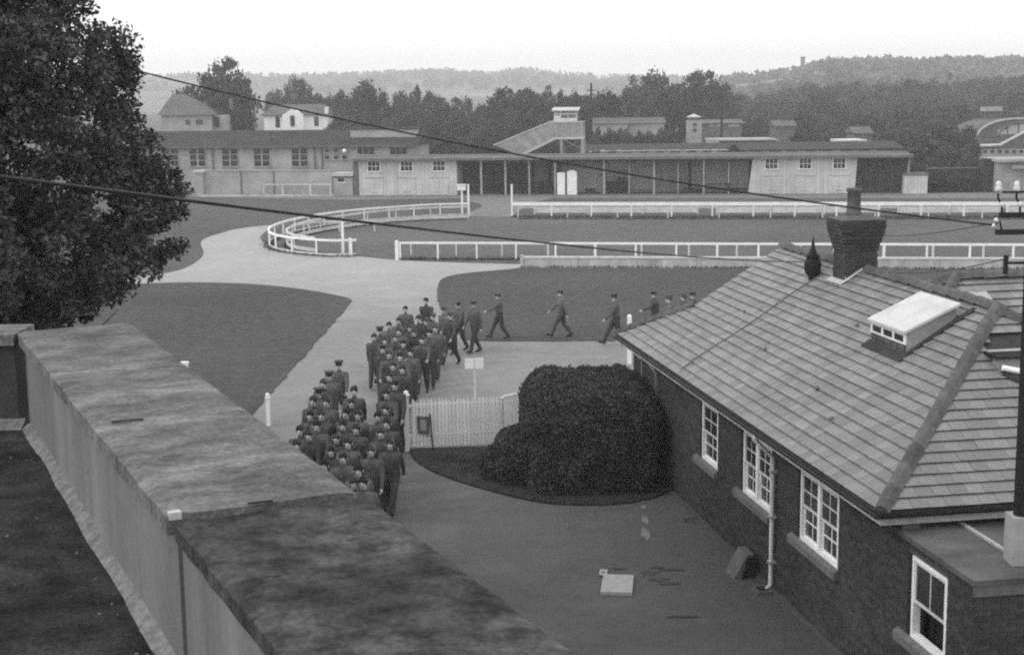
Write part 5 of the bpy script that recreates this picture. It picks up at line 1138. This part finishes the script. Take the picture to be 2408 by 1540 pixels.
# the big tree in the left foreground
def bigtree():
    O = Vector((-9.9, 20.6, 0)); t = thing('broadleaf_tree', 'large dark broadleaf tree filling the left edge of the picture', 'tree', O, 0)
    rnd = np.random.default_rng(77); rr = random.Random(77); tr = MB(); tips = []
    tr.tube([(0, 0, 0), (.05, .1, 2), (0, 0, 4.2), (-.1, .1, 7), (0, 0, 10), (.1, 0, 12.5)], [.42, .33, .28, .22, .14, .05], 12)
    def limb(p, d, L, r_, dep):
        P_ = [p]; d = d.normalized()
        for k in range(5): d = (d + Vector((rr.uniform(-.18, .18), rr.uniform(-.18, .18), rr.uniform(-.06, .14)))).normalized(); P_.append(P_[-1] + d * (L / 5))
        tr.tube(P_, [r_ * (1 - .16 * i_) for i_ in range(6)], 6)
        tips.append(P_[-1]); tips.append(P_[3])
        if dep:
            for k in (2, 3, 4, 5):
                e_ = (d + Vector((rr.uniform(-.9, .9), rr.uniform(-.9, .9), rr.uniform(-.5, .6)))).normalized(); limb(P_[k], e_, L * .48, r_ * .45, dep - 1)
    for i_ in range(22):
        h = 3.6 + 8.4 * (i_ / 21) ; a_ = i_ * 2.4; rad = 3.5 * math.sqrt(max(.06, 1 - ((h - 6.6) / 6.6) ** 2)); limb(Vector((0, 0, h)), Vector((math.cos(a_), math.sin(a_), .25)), rad, .1, 2)
    tr.build('trunk', M_bark, t, True)
    # silhouette: radius by height, lumpy
    C = []
    def R_(z, a_):
        pts = [(4.3, 1.5), (4.8, 2.4), (5.4, 3.3), (6.2, 4.3), (7.0, 4.6), (7.8, 4.35), (8.6, 4.2), (9.6, 3.95), (10.6, 3.65), (11.6, 3.25), (13.6, 1.9), (15, .5)]
        for (z0, r0), (z1, r1) in zip(pts, pts[1:]):
            if z0 <= z <= z1: r_ = r0 + (r1 - r0) * (z - z0) / (z1 - z0); break
        else: r_ = .3
        return r_ * (1 + .11 * noise.noise(Vector((math.cos(a_) * 1.6, math.sin(a_) * 1.6, z * .7))) + .05 * noise.noise(Vector((math.cos(a_) * 5, math.sin(a_) * 5, z * 2))))
    while len(C) < 1500:
        z = rr.uniform(4.5, 14.6); a_ = rr.uniform(0, 6.283); rm = R_(z, a_); q = rm * (rr.uniform(.0, 1) ** .38)
        if q > 4.7 and z > 9: continue
        C.append(((q * math.cos(a_), q * math.sin(a_), z + rr.uniform(-.15, .15)), rr.uniform(.2, .46)))
    V = leafcloud(None, C, 400000, .055, .11, rnd, .75)
    # drooping outer sprays
    C2 = []
    for _ in range(700):
        z = rr.uniform(4.6, 9.5); a_ = rr.uniform(-2.2, .9); rm = R_(z, a_); rm *= rr.uniform(.98, 1.12); C2.append(((rm * math.cos(a_), rm * math.sin(a_), z), rr.uniform(.12, .25)))
    V = np.concatenate([V, leafcloud(None, C2, 60000, .055, .1, rnd, .9)])
    C3 = []
    while len(C3) < 300:
        z = rr.uniform(4.9, 13.6); a_ = rr.uniform(0, 6.283); q = R_(z, a_) * .8 * rr.uniform(0, 1) ** .5; C3.append(((q * math.cos(a_), q * math.sin(a_), z), rr.uniform(.45, .75)))
    V = np.concatenate([V, leafcloud(None, C3, 80000, .09, .15, rnd, .9)])
    tag(put('crown', quads_mesh('crown', V, M_leaf), t), kind='stuff')
bigtree()

# ------------------------------------------------------------------ hills
def hill(name, prof, Dr, Df, m, seed, lump=2.0, zb=-1.0, x_step=16, drop=0):
    xs = np.arange(prof[0][0], prof[-1][0] + 1, x_step); V = []; rows = 22; prof = [(a_, b_ + drop) for a_, b_ in prof]
    for px in xs:
        py = np.interp(px, [p[0] for p in prof], [p[1] for p in prof]); top = at(px, py, Dr)
        for k in range(rows + 6):
            if k < rows: u = k / (rows - 1); Y = Df + (Dr - Df) * u; z = zb + (top.z - zb) * (u * u * (3 - 2 * u)) ** .85
            else: u = (k - rows + 1) / 6; Y = Dr * (1 + .35 * u); z = top.z - (top.z - zb) * u ** 1.5
            x_ = top.x / Dr * Y; w_ = max(0, min(1, (z - zb) / 12))
            z += w_ * lump * noise.noise(Vector((x_ * .02, Y * .02, seed))) + w_ * lump * .5 * noise.noise(Vector((x_ * .07, Y * .07, seed)))
            V.append((x_, Y, z))
    n_ = rows + 6; f = [(i * n_ + k, (i + 1) * n_ + k, (i + 1) * n_ + k + 1, i * n_ + k + 1) for i in range(len(xs) - 1) for k in range(n_ - 1)]
    o = MB().add(V, f).build(name, m, None, True); tag(o, kind='structure'); return V, n_, len(xs), rows
profL = [(-500, 190), (-100, 184), (340, 180), (450, 176), (600, 178), (700, 177), (770, 176), (860, 171), (930, 170), (1020, 165), (1100, 168), (1160, 170), (1215, 164), (1260, 169), (1300, 174), (1480, 178), (1700, 186), (2000, 190), (2900, 190)]
profR = [(1420, 235), (1560, 222), (1650, 205), (1700, 190), (1760, 186), (1800, 181), (1850, 173), (1885, 167), (1915, 155), (1940, 148), (2010, 148), (2100, 146), (2180, 147), (2230, 142), (2300, 143), (2420, 142), (2700, 130), (3100, 120)]
VL = hill('far_hill', profL, 1500, 800, M_hill, 1.0, drop=12)
VR = hill('near_hill', profR, 760, 380, M_hill, 5.0, 2.5, drop=16)
def woods(name, VV, n, rmin, rmax, lab, seed, k0, leafs=26, top_bias=0.3):
    V, nr, nx, rows = VV; rr = random.Random(seed); rnd = np.random.default_rng(seed); out = []
    for _ in range(n):
        i = rr.randrange(nx - 1); k = rr.randrange(k0, rows + 1) if rr.random() > top_bias else rr.randrange(rows - 3, rows + 1); p = Vector(V[i * nr + k]).lerp(Vector(V[(i + 1) * nr + k]), rr.random()); p = p.lerp(Vector(V[i * nr + min(k + 1, nr - 1)]), rr.random() * .5)
        if noise.noise(Vector((p.x * .006, p.y * .009, seed))) < -.12 and k < rows - 2: continue
        r_ = rr.uniform(rmin, rmax); out.append(leafcloud(None, [((p.x, p.y, p.z + r_ * .5), r_)], leafs, r_ * .45, r_ * .85, rnd, .7))
    o = put(name, quads_mesh(name, np.concatenate(out), M_canopy)); return tag(o, lab, 'woodland', kind='stuff')
woods('far_woodland', VL, 2600, 3.2, 6.5, 'hazy woodland covering the far hill', 3, 8)
woods('near_woodland', VR, 2200, 2.6, 5.2, 'woodland and hedgerows covering the nearer hill on the right', 4, 3, 34)
p = at(1888, 134, 640); pb = at(1888, 172, 690); t = thing('factory_chimney', 'tall thin chimney stack on the skyline of the right hand hill', 'chimney', (p.x, 640, 0)); MB().tube([(0, 0, 0), (0, 0, p.z)], [1.3, .95], 12).build('stack', M_mid, t, True); MB().tube([(0, 0, p.z - .8), (0, 0, p.z)], [1.15, 1.15], 12).build('rim', M_mid, t, True)

# ------------------------------------------------------------------ soldiers
def capsule(bm, a_, b_, ra, rb_, seg=10):
    a_, b_ = Vector(a_), Vector(b_); d = b_ - a_; L = max(d.length, 1e-5); q = d.to_track_quat('Z', 'Y'); rings = []
    for k in range(4): t_ = -math.pi / 2 + k * math.pi / 6; rings.append((math.cos(t_) * ra, math.sin(t_) * ra))
    for k in range(4): t_ = k * math.pi / 6; rings.append((math.cos(t_) * rb_, L + math.sin(t_) * rb_))
    V = []
    for r_, z in rings: V.append([bm.verts.new(a_ + q @ Vector((max(r_, 1e-4) * math.cos(2 * math.pi * j / seg), max(r_, 1e-4) * math.sin(2 * math.pi * j / seg), z))) for j in range(seg)])
    V.append([bm.verts.new(a_ + q @ Vector((1e-4 * math.cos(2 * math.pi * j / seg), 1e-4 * math.sin(2 * math.pi * j / seg), L + rb_))) for j in range(seg)])
    for A_, B_ in zip(V, V[1:]):
        for j in range(seg): bm.faces.new((A_[j], A_[(j + 1) % seg], B_[(j + 1) % seg], B_[j]))
    bm.faces.new(V[0][::-1]); bm.faces.new(V[-1])
def soldier_parts(seed, swing, arm, turn=0.0, bulk=1.0):
    """body of a marching man facing -Y; swing: leg phase, arm: (left, right) forward swing"""
    bm = bmesh.new(); seg = []   # seg: (a, b, ra, material)
    def cap(a_, b_, ra, rb_, m_): capsule(bm, a_, b_, ra, rb_); seg.append((Vector(a_), Vector(b_), (ra + rb_) / 2, m_))
    lean = -.03
    pel = Vector((0, 0, .93)); 
    for s_ in (-1, 1): cap((.06 * s_, 0, .9), (.085 * s_, 0, 1.0), .115 * bulk, .105 * bulk, 1)
    cap((-.06, 0, 1.0), (.06, 0, 1.0), .115, .115, 1)
    cap((-.055, lean * .3, 1.07), (-.085, lean, 1.32), .115 * bulk, .125 * bulk, 0); cap((.055, lean * .3, 1.07), (.085, lean, 1.32), .115 * bulk, .125 * bulk, 0); cap((0, lean * .3, 1.08), (0, lean, 1.34), .12, .13, 0)
    cap((-.17, lean, 1.40), (.17, lean, 1.40), .068, .068, 0); cap((0, lean, 1.4), (0, lean - .01, 1.49), .085, .06, 0)
    cap((0, lean - .005, 1.47), (0, lean - .02, 1.56), .055, .053, 2)
    hc = Vector((0, lean - .035, 1.645)); ht = math.sin(turn)
    cap(hc + Vector((0, .025, .03)), hc + Vector((0, .01, .035)), .092, .088, 3)          # skull / hair
    cap(hc + Vector((ht * .01, -.02, -.0)), hc + Vector((ht * .015, -.03, -.06)), .074, .052, 2)   # face and jaw
    cap(hc + Vector((ht * .02, -.092, .0)), hc + Vector((ht * .025, -.112, -.028)), .010, .014, 2) # nose
    for s_ in (-1, 1): cap(hc + Vector((.082 * s_, .0, .005)), hc + Vector((.086 * s_, .004, -.03)), .014, .012, 2)
    hands = []
    for s_, sw in ((-1, arm[0]), (1, arm[1])):
        sh = Vector((.195 * s_, lean, 1.395)); el = sh + Vector((.035 * s_, -math.sin(sw) * .29, -math.cos(sw) * .29)); sw2 = sw + .18 if sw > 0 else sw + .28
        wr = el + Vector((.0, -math.sin(sw2) * .255, -math.cos(sw2) * .255)); dd = (wr - el).normalized(); hn = wr + dd * .075
        cap(sh, el, .066, .054, 0); cap(el, wr, .055, .04, 0); cap(wr, hn, .028, .034, 2); hands.append((wr, hn, dd, s_))
    feet = []
    for s_, sw in ((-1, swing), (1, -swing)):
        hp_ = Vector((.09 * s_, 0, .93)); kn_a = sw + .12 if sw > 0 else sw * .65 + .08; kn = hp_ + Vector((.0, -math.sin(kn_a) * .43, -math.cos(kn_a) * .43)); sh_a = sw - .02 if sw > 0 else sw - .25
        an = kn + Vector((0, -math.sin(sh_a) * .41, -math.cos(sh_a) * .41)); cap(hp_, kn, .105 * bulk, .078, 1); cap(kn, an, .08, .062, 1)
        fd = Vector((0, -math.cos(sh_a * .7), math.sin(sh_a) * .55 if sw > 0 else -.45 * abs(sw) * 1.5)).normalized(); hl = an + Vector((0, .035, -.045)); cap(an, hl, .05, .042, 4); cap(hl, hl + fd * .2, .044, .036, 4)
        feet.append(hl)
    me = bpy.data.meshes.new('tmp'); bm.to_mesh(me); bm.free(); ob = bpy.data.objects.new('tmp', me); COL.objects.link(ob)
    md = ob.modifiers.new('r', 'REMESH'); md.mode = 'VOXEL'; md.voxel_size = .0155; md.adaptivity = 0; sm = ob.modifiers.new('s', 'SMOOTH'); sm.factor = .5; sm.iterations = 3
    tx = bpy.data.textures.get('cloth') or bpy.data.textures.new('cloth', 'CLOUDS'); tx.noise_scale = .09; dm = ob.modifiers.new('d', 'DISPLACE'); dm.texture = tx; dm.strength = .022; dm.mid_level = .5
    dg = bpy.context.evaluated_depsgraph_get(); me2 = bpy.data.meshes.new_from_object(ob.evaluated_get(dg)); bpy.data.objects.remove(ob); bpy.data.meshes.remove(me)
    n = len(me2.vertices); co = np.empty(n * 3); me2.vertices.foreach_get('co', co); co = co.reshape(-1, 3); nf = len(me2.polygons); fc = np.empty(nf * 3); me2.polygons.foreach_get('center', fc); fc = fc.reshape(-1, 3)
    best = np.full(nf, 9.0); mi = np.zeros(nf, int)
    for a_, b_, r_, m_ in seg:
        a_, b_ = np.array(a_), np.array(b_); ab = b_ - a_; u = np.clip(((fc - a_) @ ab) / max(ab @ ab, 1e-9), 0, 1); d = np.linalg.norm(fc - (a_ + u[:, None] * ab), axis=1) - r_
        k = d < best; best[k] = d[k]; mi[k] = m_
    zmin = co[:, 2].min()
    # fingers, eyes: joined into the same body mesh
    fb = MB(); fi = []
    for wr, hn, dd, s_ in hands:
        side = Vector((0, 0, 1)).cross(dd).normalized() if abs(dd.z) < .95 else Vector((0, 1, 0)); side = (Vector((0, -1, 0)) - dd * Vector((0, -1, 0)).dot(dd)).normalized(); inn = Vector((-s_, 0, 0))
        for j, L in enumerate((.062, .07, .066, .052)):
            q = hn + side * (.024 - .016 * j) + dd * .012; fb.tube([q, q + dd * L * .45 + inn * .008, q + dd * L * .7 + inn * .03, q + dd * L * .55 + inn * .048], [.0095, .009, .008, .006], 5, 2)
        q = wr + dd * .03 + side * .026; fb.tube([q, q + side * .02 + dd * .03 + inn * .01, q + side * .012 + dd * .055 + inn * .03], [.011, .01, .008], 5, 2)
    for s_ in (-1, 1): e_ = hc + Vector((ht * .015 + .03 * s_, -.088, .008)); fb.lathe([(.002, -.008), (.011, 0), (.002, .008)], tuple(e_), 6, 3)
    fb.box(hc.x - .022, hc.x + .022, hc.y - .084, hc.y - .079, hc.z - .058, hc.z - .051, 3)
    allv = [tuple(c) for c in co] + fb.v; pol = [tuple(p_.vertices) for p_ in me2.polygons] + [tuple(i + n for i in f_) for f_ in fb.f]; mis = list(map(int, mi)) + fb.m
    bpy.data.meshes.remove(me2)
    me3 = bpy.data.meshes.new('body'); me3.from_pydata([(v[0], v[1], v[2] - zmin) for v in allv], [], pol)
    for m_ in (M_uni, M_trs, M_skin, M_hair, M_boot): me3.materials.append(m_)
    me3.polygons.foreach_set('material_index', mis); me3.polygons.foreach_set('use_smooth', [True] * len(pol)); me3.update()
    # caps, belt
    hz = hc + Vector((0, .01, -zmin))
    pk = MB(); pk.lathe([(.094, .03), (.096, .075), (.135, .105), (.132, .118), (.07, .128), (.004, .13)], (hz.x, hz.y, hz.z), 18)
    pk.add([(hz.x + .09 * math.sin(a_), hz.y - .09 * math.cos(a_), hz.z + .035) for a_ in np.linspace(-1, 1, 7)] + [(hz.x + .12 * math.sin(a_ * .8), hz.y - .155 * math.cos(a_ * .8), hz.z + .012) for a_ in np.linspace(-1, 1, 7)], [(k, k + 1, k + 8, k + 7) for k in range(6)], 1)
    sc = MB(); sc.add([(hz.x + s_ * w_, hz.y + y_, hz.z + z_) for (s_, w_, y_, z_) in ((-1, .085, -.085, .05), (1, .095, -.085, .05), (1, .1, .09, .045), (-1, .085, .09, .045), (1, .03, -.1, .15), (1, .035, .1, .135))], [(0, 1, 4), (1, 2, 5, 4), (2, 3, 5), (3, 0, 4, 5), (3, 2, 1, 0)])
    blt = MB(); rg = [(.19 * math.cos(a_), .135 * math.sin(a_) - .01) for a_ in np.linspace(0, 2 * math.pi, 17)[:-1]]
    V = [(x_, y_, 1.04 - zmin) for x_, y_ in rg] + [(x_, y_, 1.09 - zmin) for x_, y_ in rg]; blt.add(V, [(k, (k + 1) % 16, (k + 1) % 16 + 16, k + 16) for k in range(16)])
    return me3, pk.mesh('peaked_cap', [M_uni, M_boot], True), sc.mesh('side_cap', M_uni), blt.mesh('belt', M_web, True)
POSES = [soldier_parts(k, sw, am, tn, bk) for k, (sw, am, tn, bk) in enumerate([(.42, (-.5, .62), .1, 1.12), (-.42, (.62, -.5), -.2, 1.18), (.2, (-.2, .3), .5, 1.1), (-.25, (.4, -.3), -.5, 1.22), (.36, (-.45, 1.0), .2, 1.15), (-.36, (.85, -.4), 0, 1.08), (.1, (.1, -.15), -.3, 1.2), (-.5, (.75, -.6), .3, 1.14), (.3, (-.7, .5), -.6, 1.16)])]
def soldier(px, py, heading, pose, cap, lab, scale=1.0, group='soldiers marching three abreast towards the camera'):
    p = gp(px, py, 1.70 * scale); t = thing('person', lab, 'person', (p.x, p.y, .0), heading, group)
    me, pk, sc, bl = POSES[pose]; t.scale = (scale,) * 3
    put('body', me, t); put('belt', bl, t)
    if cap == 'p': put('peaked_cap', pk, t)
    elif cap == 's': put('side_cap', sc, t)
    if p.y > 48.3 or (p.x > -1.5 and p.y > 47.9): t.location.z = .03
    return t
GA = 'soldiers marching three abreast past the picket fence'; GB = 'soldiers wheeling round the corner of the lawn'
LA = 'soldier in dark uniform in the packed column marching past the picket fence'; LB = 'soldier in dark uniform in the crowded part of the column turning the lawn corner'
SOL = [  # head px, head py, heading (0 faces the viewer, +90 faces right), pose, cap, label, group
 (797, 848, 0, 0, 'p', 'officer in a peaked cap at the rear left of the near column, standing out against the path', None), (775, 872, 0, 1, 'p', 'man in a peaked cap just ahead of the officer at the rear of the near column', None),
 (762, 892, 2, 2, 's', LA, GA), (751, 914, -3, 3, 'p', LA, GA), (738, 934, 0, 0, 's', LA, GA), (730, 965, 2, 1, '', LA, GA), (706, 1000, 5, 4, 's', 'soldier on the outer left file of the near column, his head at the parapet edge', None), (697, 1034, 0, 5, 's', 'soldier lowest in the left file, half hidden behind the parapet', None),
 (832, 906, 0, 1, 's', LA, GA), (826, 939, 3, 0, 's', LA, GA), (815, 961, -2, 2, '', LA, GA), (806, 990, 0, 3, 's', LA, GA), (792, 1018, 2, 1, 's', LA, GA), (779, 1052, -2, 0, 's', LA, GA), (764, 1082, 0, 2, '', LA, GA),
 (917, 876, 0, 3, 's', LA, GA), (930, 897, -4, 2, '', LA, GA), (910, 914, 0, 0, 's', LA, GA), (908, 950, 2, 1, 's', LA, GA), (888, 968, 0, 4, '', LA, GA), (897, 1006, 0, 5, 's', LA, GA), (874, 1050, 2, 2, 's', LA, GA), (843, 1091, 0, 1, '', LA, GA), (832, 1120, 0, 0, 's', 'soldier nearest the camera, cut by the parapet edge', None),
 (770, 935, 0, 6, 's', LA, GA), (757, 962, 0, 7, 's', LA, GA), (745, 990, 0, 8, '', LA, GA), (728, 1010, 0, 6, 's', LA, GA), (842, 962, 0, 7, 's', LA, GA), (838, 1000, 0, 6, 's', LA, GA), (820, 1030, 0, 8, 's', LA, GA), (806, 1062, 0, 7, 's', LA, GA), (918, 1030, 0, 7, 's', LA, GA), (946, 860, 0, 6, 's', LA, GA), (925, 852, 0, 8, 's', LA, GA),
 (912, 982, -3, 1, 's', 'soldier at the right edge of the near column, nearest the gate post', None), (856, 1122, 0, 3, 's', 'soldier at the very front right of the column above the parapet edge', None),
 (954, 720, -8, 2, '', LB, GB), (1003, 700, -15, 0, '', 'soldier with bent arms at the top left of the turning column', None), (937, 748, 0, 3, 's', LB, GB), (914, 757, 0, 1, 's', LB, GB), (894, 768, 0, 0, 'p', LB, GB), (880, 785, 4, 4, 's', 'soldier on the outer left of the turning column with his arm swung wide', None), (964, 762, -5, 1, 's', LB, GB), (1001, 748, -12, 2, 's', LB, GB),
 (905, 792, 0, 6, 's', LB, GB), (940, 770, 0, 7, 's', LB, GB), (975, 775, -4, 8, 's', LB, GB), (900, 812, 0, 7, '', LB, GB), (940, 828, 0, 6, 's', LB, GB), (1025, 765, -15, 8, 's', LB, GB), (1060, 735, -35, 6, 's', LB, GB), (930, 788, 0, 2, 's', LB, GB), (948, 800, 0, 5, '', LB, GB), (966, 822, -3, 0, 's', LB, GB), (992, 790, -6, 1, 's', LB, GB), (1010, 776, -8, 3, '', LB, GB), (915, 822, 0, 1, 's', LB, GB), (985, 742, -10, 5, 's', LB, GB),
 (1020, 738, -25, 1, 's', LB, GB), (1045, 722, -35, 0, 's', LB, GB), (1080, 712, -50, 2, '', LB, GB), (1117, 709, -62, 3, 'p', 'soldier in a peaked cap fourth from the gap, following the turning column', None),
 (1174, 692, -80, 4, 'p', 'soldier with one arm stretched forward walking behind the turning column, legs apart', None), (1321, 684, -84, 1, 'p', 'lone soldier in mid stride in the middle of the open lawn', None), (1448, 692, -80, 0, 'p', 'lone soldier striding left next to the white post by the bungalow roof', None),
 (1541, 688, -80, 4, 'p', 'soldier partly hidden by the bungalow roof, first of three on the right', None), (1577, 699, -80, 2, 's', 'soldier hidden to the chest by the bungalow roof, second on the right', None), (1612, 695, -82, 1, 's', 'soldier of whom only head and shoulders show above the bungalow roof', None), (1633, 690, -82, 5, 'p', 'last soldier on the right, only the cap and face show over the roof edge', None)]
rs = random.Random(9)
_file = lambda px, py: int(min(range(3), key=lambda k: abs(gp(px, py, 1.7).x - (-4.5, -3.65, -2.85)[k])))
_fa = {k: sorted([(q[1], q[0]) for q in SOL if q[6] == GA and _file(q[0], q[1]) == k]) for k in range(3)}
_fb = sorted([(-q[1], q[0]) for q in SOL if q[6] == GB])
for px, py, hd, po, cp, lab, gr in SOL:
    if gr == GA: k = _file(px, py); lab = ORD[_fa[k].index((py, px))] + ' dark uniformed soldier from the rear in the ' + ('left', 'middle', 'right')[k] + ' file of the near column'
    if gr == GB: lab = ORD[_fb.index((-py, px))] + ' soldier, counted from the nearest, in the crowded column turning the lawn corner'
    gr = gr or 'marching soldiers'
    soldier(px, py, R(hd + rs.uniform(-9, 9)), (po + rs.choice((0, 0, 3, 6))) % 9 if gr in (GA, GB) else po, cp, lab, rs.uniform(.94, 1.04), gr)

# ------------------------------------------------------------------ haze
def haze():
    m = bpy.data.materials.new('haze'); m.use_nodes = True; n, l = m.node_tree.nodes, m.node_tree.links
    n.remove(n['Principled BSDF']); v = n.new('ShaderNodeVolumePrincipled'); v.inputs['Color'].default_value = (1, 1, 1, 1); v.inputs['Density'].default_value = .0007; v.inputs['Anisotropy'].default_value = .2
    l.new(v.outputs[0], n['Material Output'].inputs['Volume'])
    tag(MB().box(-1450, 1450, -40, 2130, -3, 60).build('haze', m), kind='stuff')
haze()
